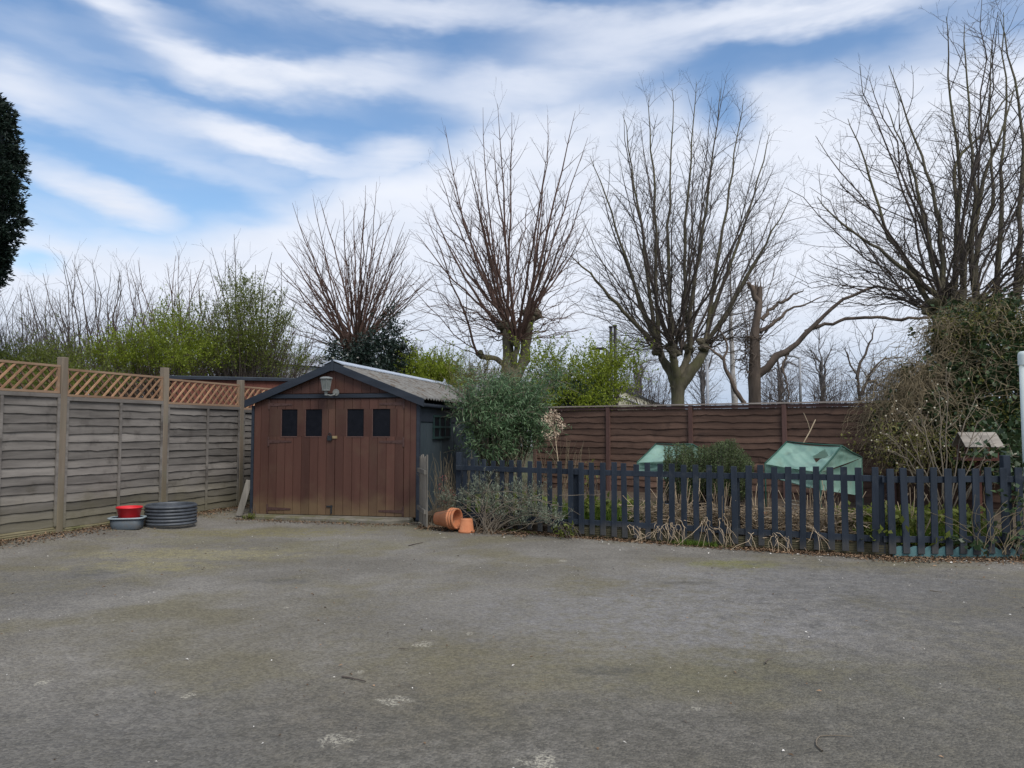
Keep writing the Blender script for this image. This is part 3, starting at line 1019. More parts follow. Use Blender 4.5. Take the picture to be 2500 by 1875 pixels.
# roof
for sg in (-1, 1):
    n_u, n_v = 10, 250
    u = np.linspace(0, GW / 2 + .13, n_u)
    v = np.linspace(-.05, GD + .05, n_v)
    UU, VV = np.meshgrid(u, v)
    zz = AP - dz * UU + .045 + .014 * np.sin(VV * 2 * math.pi / .146)
    pts = np.stack([(GW / 2 + sg * UU).ravel(), VV.ravel(), zz.ravel()], 1)
    pts2 = pts - np.array((0, 0, .008))
    vi = np.arange(UU.size).reshape(UU.shape)
    q = np.stack([vi[:-1, :-1], vi[:-1, 1:], vi[1:, 1:], vi[1:, :-1]], -1).reshape(-1, 4)
    if sg < 0: q = q[:, ::-1]
    k = UU.size
    rim = []
    for col in (0, n_u - 1):
        A_ = vi[:, col]
        rim.append(np.stack([A_[:-1], A_[1:], A_[1:] + k, A_[:-1] + k], -1))
    for row in (0, n_v - 1):
        A_ = vi[row]
        rim.append(np.stack([A_[:-1], A_[1:], A_[1:] + k, A_[:-1] + k], -1))
    mesh_np('roof', np.concatenate([pts, pts2]), [q, q[:, ::-1] + k] + rim, M['roof_sheet'], gr, smooth=False)
b = MB()
b.prism([gp(GW / 2 - .17, -.055, AP - .005), gp(GW / 2, -.055, AP + .062), gp(GW / 2 + .17, -.055, AP - .005), gp(GW / 2 + .17, -.055, AP + .012), gp(GW / 2, -.055, AP + .082), gp(GW / 2 - .17, -.055, AP + .012)], (0, GD + .11, 0))
rc = b.build('ridge_cap', M['ridge_metal'], gr, local=True)
b = MB(); b.prism([gp(GW / 2 - .05, GD, AP + .06), gp(GW / 2 + .05, GD, AP + .06), gp(GW / 2, GD, AP + .19)], (0, .03, 0)); b.build('finial', M['ridge_metal'], rc, local=True)
b = MB(); b.tube([gp(GW + .06, .02, 1.80), gp(GW + .06, GD, 1.79)], .035, 10); b.build('gutter', M['navy_trim'], gr, smooth=True, local=True)

# wall lantern
lx, lz = 1.345, 2.235
wl = thing('wall_lantern', gworld(lx, -.02, 2.0), 'grey tapered wall lantern on the brown gable of the garage', 'lamp', rz=GA)


def lant(prof, n=6, **k):
    return MB().lathe(prof, (0, -.16, 0), n)


lant([(.0, .245), (.05, .240), (.100, .225), (.108, .215), (.108, .205), (.095, .200), (.0, .2)]).build('cap', M['lamp_metal'], wl, local=True)
lant([(.088, .199), (.057, .035), (.0, .035)]).build('glass', M['lamp_glass'], wl, local=True)
b = MB()
for k in range(6):
    t = math.pi * 2 * k / 6
    b.tube([(.091 * math.cos(t), -.16 + .091 * math.sin(t), .199), (.060 * math.cos(t), -.16 + .060 * math.sin(t), .03)], .006, 5)
b.build('glazing_bar', M['lamp_metal'], wl, local=True)
lant([(.0, .034), (.064, .034), (.064, .022), (.03, .01), (.022, -.04), (.026, -.05), (.0, -.055)], 12).build('base', M['lamp_metal'], wl, local=True)
b = MB(); b.tube([(0, -.16, -.035), (.06, -.13, -.055), (.095, -.07, -.04), (.10, -.02, .0)], .012, 8); b.build('arm', M['lamp_metal'], wl, smooth=True, local=True)
b = MB().lathe([(.0, .0), (.045, .0), (.055, .008), (.055, .016), (0, .016)], (.10, .0, .0), 16, axis=((1, 0, 0), (0, 0, -1), (0, 1, 0)))
b.build('back_plate', M['lamp_metal'], wl, local=True)

# plank leaning by the garage
b = MB()
b.bar(gworld(-.20, -.02, .03), gworld(-.05, .02, .60), .10, .03, (1, .2, -.2))
tag(b.build('plank', M['old_grey_wood'], bevel=.004), 'short grey plank leaning on the left corner of the brown garage', 'plank')

# old gate, standing open beside the garage
g0, g1 = np.array((-1.395, 11.72, .0)), np.array((-1.205, 11.0, .0))
gt = thing('garden_gate', g0, 'old unpainted grey picket gate standing open beside the brown garage', 'gate')
ga = unit(g1 - g0); gn = np.array((ga[1], -ga[0], 0)); gl = float(np.linalg.norm(g1 - g0))
for k in range(6):
    b = MB(); s = k * (gl - .07) / 5
    b.box(g0 + ga * s - gn * .011 + UP * (.03 + .006 * (k % 2)), ga * .075, gn * .02, UP * (.98 + .02 * (k % 3)))
    b.build('picket', M['old_grey_wood'], gt)
for z in (.78, .22):
    b = MB(); b.box(g0 + gn * (.010) + UP * z, ga * gl, gn * .035, UP * .06); b.build('rail', M['old_grey_wood'], gt)

# ------------------------------------------------------------------ pots, tub, bucket, ring
def pot_prof(r0, r1, h, rim=.022, rh=.035, w=.012):
    return [(0, 0), (r0, 0), (r1 - .012, h - rh), (r1 + rim * .4, h - rh + .004), (r1 + rim * .5, h - .006), (r1 + rim * .3, h), (r1 - w, h), (r1 - w - .01, h - rh), (r0 - w, w), (0, w)]


ax = unit(np.array((.88, -.47, .05)))
s1 = unit(np.cross((0, 0, 1), ax)); s2 = np.cross(ax, s1)
AXM = np.stack([s1, s2, ax], 1)
base = G(1061, 1275, .13) + np.array((.02, .0, 0))
base = P(1066, 1266, 10.92)
for k, (sh, lab) in enumerate(((-.028, 'innermost of the three nested terracotta pots lying on their side, only its rim outside'),
                               (-.066, 'middle terracotta pot of the nested trio lying on its side'),
                               (-.10, 'outermost terracotta pot of the nested trio lying on its side by the gate'))):
    pb = MB()
    c = base + ax * (.10 + sh)
    r1 = .150 - .004 * (2 - k) * 0
    if k == 2: pb.lathe(pot_prof(.088, .140, .27), c, 36, AXM)
    if k == 1: pb.lathe(pot_prof(.084, .137, .265), c + ax * .008, 36, AXM)
    if k == 0: pb.lathe(pot_prof(.080, .134, .26), c + ax * .016, 36, AXM)
    tag(pb.build('flower_pot', M['terracotta'], smooth=True), lab, 'flower pot', 'nested terracotta pots')
c = G(1138, 1292)
pb = MB().lathe([(0, .19), (.078, .19), (.082, .182), (.100, .035), (.112, .034), (.115, .0), (.105, 0), (.092, .03), (.072, .17), (0, .17)], (P(1139, 1290, 10.70)[0], 10.70, 0), 36)
tag(pb.build('flower_pot', M['terracotta'], smooth=True), 'single terracotta pot standing upside down on the ground', 'flower pot')

tz = .035
tc_ = np.array((-5.36, 10.82, tz))
tub = thing('tub', tc_, 'shallow oblong grey plastic tub with pale rim on the ground below the fence', 'tub')
ta = math.radians(12)
TA = np.array(((math.cos(ta), -math.sin(ta), 0), (math.sin(ta), math.cos(ta), 0), (0, 0, 1)))
MB().lathe([(0, .0), (.86, .0), (.90, .012), (.99, .150), (.96, .150), (.87, .02), (0, .014)], tc_, 48, TA, (.212, .165, 4)).build('bowl', M['tub_plastic'], tub, smooth=True)
MB().lathe([(.97, .147), (1.09, .147), (1.12, .155), (1.10, .166), (1.0, .168), (.96, .158)], tc_, 48, TA, (.212, .165, 4)).build('rim', M['tub_rim'], tub, smooth=True)
rb = MB().lathe([(0, 0), (.125, 0), (.130, .006), (.158, .165), (.170, .166), (.173, .176), (.168, .186), (.156, .184), (.128, .015), (0, .01)], tc_ + np.array((.03, -.01, .125)), 40)
tag(rb.build('bucket', M['red_plastic'], smooth=True), 'red plastic bucket sitting inside the shallow grey tub', 'bucket')

rc_ = np.array((-4.955, 11.28, .05))
prof = []
for k in range(6):
    for q in range(9):
        t = -math.pi / 2 + math.pi * q / 8
        prof.append((.333 + .024 * max(0, math.cos(t)), .024 + k * .047 + .0215 * math.sin(t)))
outer = prof
inner = [(.318, .285), (.314, .27), (.314, .02), (.318, .002)]
prof = [(.318, .002)] + outer + [(.330, .292)] + inner
tag(MB().lathe(prof, rc_, 72).build('tree_ring', M['black_plastic'], smooth=True), 'wide black ribbed plastic ring standing on the ground near the fence', 'ring')

# ------------------------------------------------------------------ greenhouse covers
def cover(A, B, Cc, D, E, label, seed, hole=None):
    rg = np.random.default_rng(seed)
    F = A + (E - B); F[2] = A[2] * .5 + E[2] * .5
    ctr = (A + B + E + F) / 4
    t = thing('mini_greenhouse', (ctr[0], ctr[1], SOIL), label, 'greenhouse', 'mini greenhouses')

    def panel(name, p00, p10, p11, p01, nu, nv, amp, cut=None):
        uu, vv = np.meshgrid(np.linspace(0, 1, nu), np.linspace(0, 1, nv))
        pts = ((1 - uu)[..., None] * (1 - vv)[..., None] * p00 + uu[..., None] * (1 - vv)[..., None] * p10 + uu[..., None] * vv[..., None] * p11 + (1 - uu)[..., None] * vv[..., None] * p01)
        n = unit(np.cross(p10 - p00, p01 - p00))
        d = np.zeros(uu.shape)
        for f in (3, 5, 9, 14):
            a, b2 = rg.uniform(-1, 1, 2)
            d += np.abs(np.sin((uu * a + vv * b2) * f * 2 + rg.uniform(0, 6))) / f
        edge = np.minimum(1, 6 * np.minimum(uu, 1 - uu)) * np.minimum(1, 6 * np.minimum(vv, 1 - vv))
        pts = pts - n * ((d * edge * amp)[..., None])
        sag = 4 * uu * (1 - uu) * vv
        pts[..., 2] -= sag * .02
        vi = np.arange(uu.size).reshape(uu.shape)
        q = np.stack([vi[:-1, :-1], vi[:-1, 1:], vi[1:, 1:], vi[1:, :-1]], -1).reshape(-1, 4)
        if cut:
            uc = uu.ravel()[q].mean(1); vc = vv.ravel()[q].mean(1)
            keep = np.ones(len(q), bool)
            for (u0, v0, ru, rv) in cut:
                keep &= (np.abs(uc - u0) / ru + np.abs(vc - v0) / rv) > 1
            q = q[keep]
        return mesh_np(name, pts.reshape(-1, 3), [q], M['cover'], t, smooth=True)

    dn = lambda p: np.array((p[0], p[1], SOIL))
    lo_ = lambda p, z: np.array((p[0], p[1], z))
    panel('roof_sheet', A, B, Cc, D, 60, 40, .13, hole)
    panel('roof_sheet', E, F, D, Cc, 16, 12, .05)
    panel('gable_sheet', B, E, Cc * .9 + E * .1, Cc, 14, 12, .03)
    panel('gable_sheet', F, A, D * .9 + A * .1, D, 14, 12, .03)
    panel('wall_sheet', lo_(A, .78), lo_(B, .64), B, A, 20, 12, .05)
    panel('wall_sheet', lo_(B, .64), lo_(E, .45), E, B, 14, 12, .05)
    panel('wall_sheet', lo_(F, .5), lo_(A, .78), A, F, 14, 12, .05)
    up = np.array((0, 0, .012))
    for a, b2 in ((A, D), (D, Cc), (Cc, B), (Cc, E), (A, dn(A)), (B, dn(B)), (E, dn(E))):
        MB().tube([a + up, (a + b2) / 2 + up * .2, b2 + up], .011, 6).build('frame_tube', M['cover_tube'], t, smooth=True)


cover(P(1556, 1130, 12.0), P(1655, 1124, 11.5), P(1690, 1086, 12.0), P(1602, 1085, 12.6), P(1738, 1112, 12.7), 'collapsed green polythene mini greenhouse behind the rosemary bush', 4)
cover(P(1868, 1133, 10.7), P(2002, 1154, 10.0), P(2055, 1090, 10.5), P(1921, 1080, 11.2), P(2103, 1118, 11.3), 'sagging green polythene mini greenhouse with torn holes in its sloping roof', 9,
      [(.72, .74, .15, .22), (.90, .80, .03, .06), (.93, .66, .025, .04)])
b = MB(); b.tube([P(1960, 1084, 11.0), P(1978, 1052, 11.0), P(1991, 1024, 11.0)], .008, 5)
b.tube([P(1978, 1052, 11.0), P(1972, 1030, 11.0), P(1962, 1008, 11.05)], .004, 4)
tag(b.build('cane', M['straw']), 'thin dry forked cane leaning over the torn green greenhouse cover', 'cane')

# bird table
bt0 = P(2385, 1082, 9.9)
bt = thing('bird_table', (bt0[0], bt0[1], SOIL), 'wooden bird table with shingled pitched roof among the ivy', 'bird table')
d1 = unit(np.array((.93, -.22, 0))); d2 = np.array((-d1[1], d1[0], 0))
zr, ze = P(0, 1058, 9.9)[2], P(0, 1094, 9.7)[2]
b = MB()
for sg in (-1, 1):
    for k in range(4):
        f0, f1 = k / 4, (k + 1) / 4 + .04
        lo = bt0 * (1, 1, 0) + d2 * (-sg * .27 * (1 - f0)) - d1 * .22 + UP * (ze + (zr - ze) * f0)
        hi = bt0 * (1, 1, 0) + d2 * (-sg * .27 * (1 - min(f1, 1))) - d1 * .22 + UP * (ze + (zr - ze) * min(f1, 1) + .004)
        nn = unit(np.cross(d1, hi - lo)); nn = nn if nn[2] > 0 else -nn
        for q in range(4):
            b.box(lo + d1 * (.11 * q + .002) + nn * (.012 - .002 * k), d1 * .106, hi - lo, nn * .008)
b.build('roof', M['birdtable'], bt)
b = MB(); b.box(bt0 * (1, 1, 0) - d1 * .22 - d2 * .20 + UP * (ze - .16), d1 * .44, d2 * .40, UP * .03); b.build('tray', M['birdtable_red'], bt)
for sx in (-.19, .16):
    for sy in (-.17, .14):
        b = MB(); b.box(bt0 * (1, 1, 0) + d1 * sx + d2 * sy + UP * (ze - .129), d1 * .03, d2 * .03, UP * (.15 if sy < 0 else .16)); b.build('corner_post', M['birdtable_red'], bt)
b = MB(); b.box(bt0 * (1, 1, 0) - d1 * .03 - d2 * .03 + UP * (SOIL - .02), d1 * .06, d2 * .06, UP * (ze - .163 - SOIL)); b.build('leg', M['birdtable_red'], bt)

# white plastic post at the right edge
wp0 = P(2511, 1135, 8.75)
wp = thing('vent_pipe', (wp0[0], wp0[1], SOIL), 'white plastic upright pipe with domed cap at the right edge of the garden', 'pipe')
b = MB(); b.tube([(wp0[0], wp0[1], SOIL - .05), (wp0[0], wp0[1], 2.19)], .055, 20); b.build('pipe', M['white_pipe'], wp, smooth=True)
zt = P(0, 857, 8.75)[2]
MB().lathe([(.066, 2.15), (.066, zt - .05), (.060, zt - .02), (.04, zt - .004), (0, zt)], (wp0[0], wp0[1], 0), 20).build('cap', M['white_pipe'], wp, smooth=True)


# ------------------------------------------------------------------ trees
def bez(p0, p1, p2, k, rg=None, wobble=0.0):
    t = np.linspace(0, 1, k)[:, None]
    q = (1 - t) ** 2 * p0 + 2 * t * (1 - t) * p1 + t ** 2 * p2
    if rg is not None and wobble:
        w = rg.normal(0, wobble, (k, 3)); w[0] = 0
        q = q + w
    return q


def at(pts, rad, t):
    x = t * (len(pts) - 1)
    i = min(int(x), len(pts) - 2)
    f = x - i
    return pts[i] * (1 - f) + pts[i + 1] * f, unit(pts[i + 1] - pts[i]), rad[i] * (1 - f) + rad[i + 1] * f


def sprout(T, pts, rad, rg, spec, lev=0, tips=None):
    s = spec[lev]
    L = float(np.sum(np.linalg.norm(np.diff(pts, axis=0), axis=1)))
    n = max(1, int(L * (1 - s['t0']) / s['gap']))
    ph = rg.uniform(0, 6.28)
    for j in range(n):
        t = s['t0'] + (1 - s['t0']) * (j + rg.uniform(.2, .9)) / (n + .2)
        p, d, r = at(pts, rad, min(t, .995))
        a = unit(np.cross(d, (0.3, .8, .5))); b = np.cross(d, a)
        for side in (0, math.pi):
            if rg.random() > s['prob']: continue
            q = ph + j * 1.57 + side + rg.uniform(-.4, .4)
            an = s['ang'] * rg.uniform(.75, 1.25)
            dd = d * math.cos(an) + (a * math.cos(q) + b * math.sin(q)) * math.sin(an)
            l = s['len'] * (1 - s['fall'] * t) * rg.uniform(.45, 1.25)
            k = s['k']
            st = l / (k - 1)
            P_ = [p]
            for _ in range(k - 1):
                dd = unit(dd + np.array((0, 0, s['up'] / k)) + rg.normal(0, s['kink'], 3))
                P_.append(P_[-1] + dd * st)
            P_ = np.array(P_)
            r0 = min(r * .65, s['r'] * (.5 + .5 * l / s['len']))
            R_ = np.linspace(r0, max(.0022, r0 * .35), k)
            T.add(P_, R_, 3)
            if lev + 1 < len(spec): sprout(T, P_, R_, rg, spec, lev + 1, tips)
            elif tips is not None: tips.append(P_[-1])


def limb(T, pix, d, rads, dd=None, k=10, sides=9, rg=None, wob_=.02):
    """thick limb through photo pixels at distances d; returns the smoothed line"""
    dd = dd or [0] * len(pix)
    c = np.array([P(x, y, d + q) for (x, y), q in zip(pix, dd)])
    s = np.concatenate([[0], np.cumsum(np.linalg.norm(np.diff(c, axis=0), axis=1))]); s /= s[-1]
    u = np.linspace(0, 1, k)
    # smooth interpolation (Catmull-Rom)
    def cr(vals):
        out = []
        for x in u:
            i = min(np.searchsorted(s, x, 'right') - 1, len(s) - 2)
            f = (x - s[i]) / (s[i + 1] - s[i])
            p0, p1, p2, p3 = vals[max(i - 1, 0)], vals[i], vals[i + 1], vals[min(i + 2, len(vals) - 1)]
            out.append(.5 * (2 * p1 + (p2 - p0) * f + (2 * p0 - 5 * p1 + 4 * p2 - p3) * f * f + (3 * p1 - 3 * p2 + p3 - p0) * f ** 3))
        return np.array(out)
    pts = cr(c)
    r = np.maximum(np.interp(u, s, rads), .002)
    if rg is not None:
        pts[1:-1] += rg.normal(0, wob_, (k - 2, 3)); r = r * (1 + rg.normal(0, .06, k))
    T.add(pts, r, sides)
    return pts, r


def knob(T, p, r, rg):
    """burr left by repeated pollarding"""
    n = 7
    z = np.linspace(-1, 1, n)
    for q in range(6):
        a = unit(rg.normal(0, 1, 3) + np.array((0, 0, .8)))
        rr_ = r * rg.uniform(.45, .72)
        c = p + rg.normal(0, r * .42, 3) * (1, 1, .8)
        pts = c + a * (z * rr_)[:, None] + rg.normal(0, rr_ * .05, (n, 3))
        rr = rr_ * np.sqrt(np.maximum(0.02, 1 - z ** 2)) * rg.uniform(.8, 1.2, n)
        T.add(pts, rr, 8)


def crown(T, knobs, env, d, n, rg, r0, spec, centre, depth=1.0, fmin=.55, k=9, bow=.55, rise=.28, wobble=.03, tips=None, sides=5, spray=True, kfree=.5):
    """shoots from the pollard heads out to an uneven crown whose outline env is given as photo pixels at distance d"""
    env = np.array(env, float)
    seg = np.concatenate([[0], np.cumsum(np.linalg.norm(np.diff(env, axis=0), axis=1))])
    W_ = (env[:, 0].max() - env[:, 0].min()) / 2 / 1880 * d
    for i in range(n):
        if i % 2:
            s = (i + rg.random()) / n * seg[-1]
            e = np.array([np.interp(s, seg, env[:, 0]), np.interp(s, seg, env[:, 1])])
        else:                       # spread over the top by angle about the centre
            a = math.pi * (.06 + .88 * (i + rg.random() * 2) / (n + 1))
            an_ = np.arctan2(centre[1] - env[:, 1], env[:, 0] - centre[0])
            o_ = np.argsort(an_)
            e = np.array([np.interp(a, an_[o_], env[o_, 0]), np.interp(a, an_[o_], env[o_, 1])])
        g = 1 - (1 - fmin) * rg.random() ** 1.6
        x = centre[0] + (e[0] - centre[0]) * g
        y = centre[1] + (e[1] - centre[1]) * (g if abs(e[0] - centre[0]) > 3 * abs(e[1] - centre[1]) else 1 - (1 - g) * .55) * rg.uniform(.90, 1.02)
        dy = math.sqrt(max(0, 1 - g * g * .9)) * W_ * depth * rg.choice((-1, 1)) * rg.uniform(.3, 1)
        tgt = P(x, y, d + dy)
        # nearest head, with some freedom
        kd = [abs(kp[0] + (0) - (kp[0] * .55 + tgt[0] * .45)) + rg.uniform(0, kfree) for kp, *kq in knobs]
        kp, kr, *rest = knobs[int(np.argmin(kd))]
        p0 = kp + rg.normal(0, kr * .45, 3)
        D = tgt - p0
        p1 = p0 + D * np.array((bow, bow, rise)) + np.array((0, 0, .1))
        pts = bez(p0, p1, tgt, k, rg, wobble)
        L = np.linalg.norm(D)
        rr = r0 * (.45 + .55 * L / 8) * rg.uniform(.65, 1.2)
        R_ = rr * np.linspace(1, 0, k) ** .8 + .004
        T.add(pts, R_, sides)
        if tips is not None: tips.append(tgt)
        if spray: sprout(T, pts, R_, rg, spec, 0, tips)


def fan(T, knobs, env, d, n, rg, r0, spec, centre, thmax=1.42, k=10, bow=.46, rise=.50, lo=.74, kfree=.25, wobble=.04, sides=5, th0=0.0):
    """shoots radiating evenly from the heads; the outline env (photo pixels at distance d) is turned round the upright through centre"""
    env = np.array(env, float)
    a_ = np.arctan2(env[:, 0] - centre[0], centre[1] - env[:, 1])
    q_ = np.hypot(env[:, 0] - centre[0], env[:, 1] - centre[1])
    o_ = np.argsort(a_)
    a_, q_ = a_[o_], q_[o_]
    c3 = P(centre[0], centre[1], d)
    for i in range(n):
        th = th0 + (thmax - th0) * math.sqrt((i + rg.random()) / n)
        ph = i * 2.39996 + rg.normal(0, .25)
        l_, r_ = np.interp(-th, a_, q_), np.interp(th, a_, q_)
        w = .5 + .5 * math.cos(ph)
        rho = (r_ * w + l_ * (1 - w)) * d / 1880 * (lo + (1.03 - lo) * rg.random() ** .6)
        tgt = c3 + np.array((math.sin(th) * math.cos(ph), math.sin(th) * math.sin(ph), math.cos(th))) * rho
        kd = [np.linalg.norm((kp - c3 - (tgt - c3) * .16)[:2]) + rg.uniform(0, kfree) for kp, kr in knobs]
        kp, kr = knobs[int(np.argmin(kd))]
        p0 = kp + rg.normal(0, kr * .45, 3)
        D = tgt - p0
        pts = bez(p0, p0 + D * np.array((bow, bow, rise)) + rg.normal(0, .15, 3), tgt, k, rg, wobble)
        L = np.linalg.norm(D)
        rr = r0 * (.45 + .55 * L / 8) * rg.uniform(.7, 1.2)
        R_ = rr * np.linspace(1, 0, k) ** .8 + .005
        T.add(pts, R_, sides)
        sprout(T, pts, R_, rg, spec)


def sp(gap, t0, ang, ln, fall, up, r, k=4, prob=.85, kink=.06):
    return dict(gap=gap, t0=t0, ang=ang, len=ln, fall=fall, up=up, r=r, k=k, prob=prob, kink=kink)


# --- first pollard, behind the garage
rg = np.random.default_rng(21)
d = 27
t1 = thing('pollard_tree', (*P(868, 1000, d)[:2], 0), 'bare pollarded tree with fan of thin reddish shoots rising behind the garage roof', 'tree')
T = Tubes()
limb(T, [(866, 1140), (866, 960), (868, 885), (868, 850)], d, [.30, .26, .25, .30], rg=rg, k=8)
kn = []
for (x, y, r, dd) in ((864, 850, .26, 0), (878, 853, .2, .2), (855, 858, .2, -.2), (872, 848, .16, -.3)):
    p = P(x, y, d + dd); knob(T, p, r, rg); kn.append((p, r))
T.build('trunk', M['bark_grey'], t1)
T = Tubes()
spec = [sp(.50, .22, .60, 1.9, .72, .22, .015, 5, .55), sp(.34, .25, .65, .60, .4, .12, .009, 3, .55)]
env_ = [(640, 830), (655, 720), (668, 600), (690, 500), (745, 470), (800, 438), (865, 412), (935, 455), (990, 480), (1025, 550), (1055, 660), (1075, 760), (1075, 850)]
fan(T, kn, env_, d, 62, rg, .040, spec, (866, 850), thmax=.95, lo=.80, wobble=.02)
fan(T, kn, env_, d, 40, rg, .020, spec[1:], (866, 850), th0=.7, thmax=1.5, lo=.55, wobble=.05, rise=.35, kfree=.4)
T.build('crown', M['twig_red'], t1)

# --- second pollard
rg = np.random.default_rng(22)
d = 25
t2 = thing('pollard_tree', (*P(1250, 1000, d)[:2], 0), 'bare pollarded tree with forked knobbly trunk and long reddish upright shoots', 'tree')
T = Tubes()
limb(T, [(1246, 1140), (1246, 960), (1243, 910), (1240, 880), (1236, 830), (1238, 805)], d, [.34, .28, .25, .17, .155, .15], rg=rg, k=14)
limb(T, [(1252, 930), (1268, 900), (1280, 870), (1286, 810), (1290, 770)], d, [.2, .19, .18, .17, .175], [0, .1, .1, 0, 0], rg=rg, k=12)
limb(T, [(1250, 900), (1258, 868), (1264, 836)], d, [.12, .10, .09], [-.1, -.25, -.3], rg=rg)
limb(T, [(1243, 900), (1222, 882), (1200, 875), (1183, 872), (1172, 866)], d, [.10, .09, .085, .08, .06], rg=rg, k=10)
kn = []
for x, y, r, dd in ((1239, 797, .26, 0), (1296, 763, .27, 0), (1262, 832, .17, -.3), (1174, 866, .14, 0), (1290, 758, .2, .2), (1236, 810, .2, .2)):
    p = P(x, y, d + dd); knob(T, p, r, rg); kn.append((p, r))
T.build('trunk', M['bark_olive'], t2)
T = Tubes()
spec = [sp(.46, .20, .60, 2.2, .72, .22, .019, 5, .62), sp(.34, .2, .65, .75, .45, .12, .011, 4, .6), sp(.26, .4, .6, .20, .3, .1, .007, 3, .35)]
env_ = [(960, 830), (975, 740), (990, 640), (1015, 520), (1040, 410), (1060, 310), (1110, 250), (1160, 205), (1240, 205), (1320, 240), (1400, 215), (1432, 330), (1448, 450), (1455, 600), (1455, 720), (1460, 830)]
fan(T, kn, env_, d, 34, rg, .052, spec, (1240, 815), thmax=.78, kfree=.45, lo=.86, wobble=.025, bow=.52, rise=.40)
fan(T, kn, env_, d, 46, rg, .021, [sp(.50, .15, .65, 1.5, .65, .15, .013, 5, .6, .08)] + spec[1:], (1240, 830), th0=.5, thmax=1.55, kfree=1.0, lo=.6, wobble=.06, rise=.40)
T.build('crown', M['twig_red'], t2)

# --- third pollard
rg = np.random.default_rng(23)
d = 27
t3 = thing('pollard_tree', (*P(1655, 1000, d)[:2], 0), 'large bare olive barked tree with thick goblet limbs and dense twiggy crown', 'tree')
T = Tubes()
limb(T, [(1655, 1140), (1655, 1000), (1655, 955), (1656, 925)], d, [.32, .25, .25, .30], rg=rg, k=10, wob_=.01, sides=12)
lims = [([(1648, 945), (1640, 915), (1628, 892), (1612, 862), (1604, 845)], [.20, .17, .15, .13, .12], [0, 0, .1, .2, .2]),
        ([(1652, 940), (1650, 910), (1645, 880), (1641, 846)], [.18, .15, .13, .13], [0, -.2, -.3, -.4]),
        ([(1658, 940), (1666, 905), (1678, 872), (1684, 850)], [.2, .16, .13, .12], [0, .1, .3, .4]),
        ([(1660, 945), (1680, 912), (1700, 893), (1716, 862), (1722, 835)], [.23, .22, .20, .16, .13], [0, -.1, -.1, 0, 0])]
kn = []
for pix, rr, dd in lims:
    pts, r_ = limb(T, pix, d, rr, dd, rg=rg, k=11)
    for q in range(2):
        knob(T, pts[-1 - q] + rg.normal(0, .05, 3), .19, rg)
        kn.append((pts[-1 - q], .14))
for x, y, dd in ((1735, 850, .1), (1660, 862, .5), (1598, 842, -.2)):
    kn.append((P(x, y, d + dd), .12))
ctr = []
# leading stems
for x0, y0, pix in ((1604, 845, [(1575, 770), (1530, 640), (1480, 480), (1440, 380)]), (1606, 848, [(1590, 760), (1572, 600), (1545, 420), (1520, 280)]), (1612, 850, [(1602, 740), (1600, 560), (1592, 380), (1585, 230)]),
                    (1641, 846, [(1638, 740), (1632, 560), (1640, 380), (1640, 215)]), (1684, 850, [(1672, 740), (1672, 560), (1690, 380), (1700, 200)]), (1684, 850, [(1690, 740), (1715, 560), (1740, 380), (1760, 215)]),
                    (1722, 835, [(1735, 740), (1765, 560), (1790, 400), (1815, 240)]), (1722, 835, [(1752, 730), (1805, 580), (1850, 440), (1880, 320)]), (1726, 840, [(1775, 760), (1840, 650), (1890, 560), (1930, 480)]),
                    (1600, 845, [(1540, 780), (1480, 710), (1420, 650), (1385, 620)])):
    dd = rg.uniform(-1.2, 1.2)
    c = [(x0, y0)] + pix
    ctr.append(limb(T, c, d, [.090, .072, .050, .028, .007], [0, dd * .3, dd * .7, dd, dd * 1.1], rg=rg, k=14, sides=6, wob_=.025))
T.build('trunk', M['bark_olive'], t3)
T = Tubes()
spec = [sp(.42, .18, .66, 2.5, .70, .18, .021, 6, .66, .07), sp(.30, .2, .75, .90, .5, .15, .012, 4, .66, .1), sp(.20, .3, .8, .26, .3, .2, .0075, 3, .6)]
for pts, r_ in ctr: sprout(T, pts, r_, rg, spec)
env_ = [(1375, 850), (1375, 760), (1385, 640), (1405, 500), (1445, 350), (1510, 245), (1600, 185), (1720, 180), (1840, 200), (1895, 280), (1935, 400), (1955, 560), (1960, 700), (1950, 850)]
fan(T, kn, env_, d, 26, rg, .046, spec, (1665, 865), thmax=.74, kfree=.5, lo=.84, wobble=.035, bow=.52, rise=.42)
fan(T, kn, env_, d, 50, rg, .023, [sp(.42, .15, .70, 1.7, .65, .15, .015, 5, .66, .09)] + spec[1:], (1665, 865), th0=.5, thmax=1.55, kfree=.9, lo=.6, wobble=.07, rise=.42)
T.build('crown', M['twig_dark'], t3)

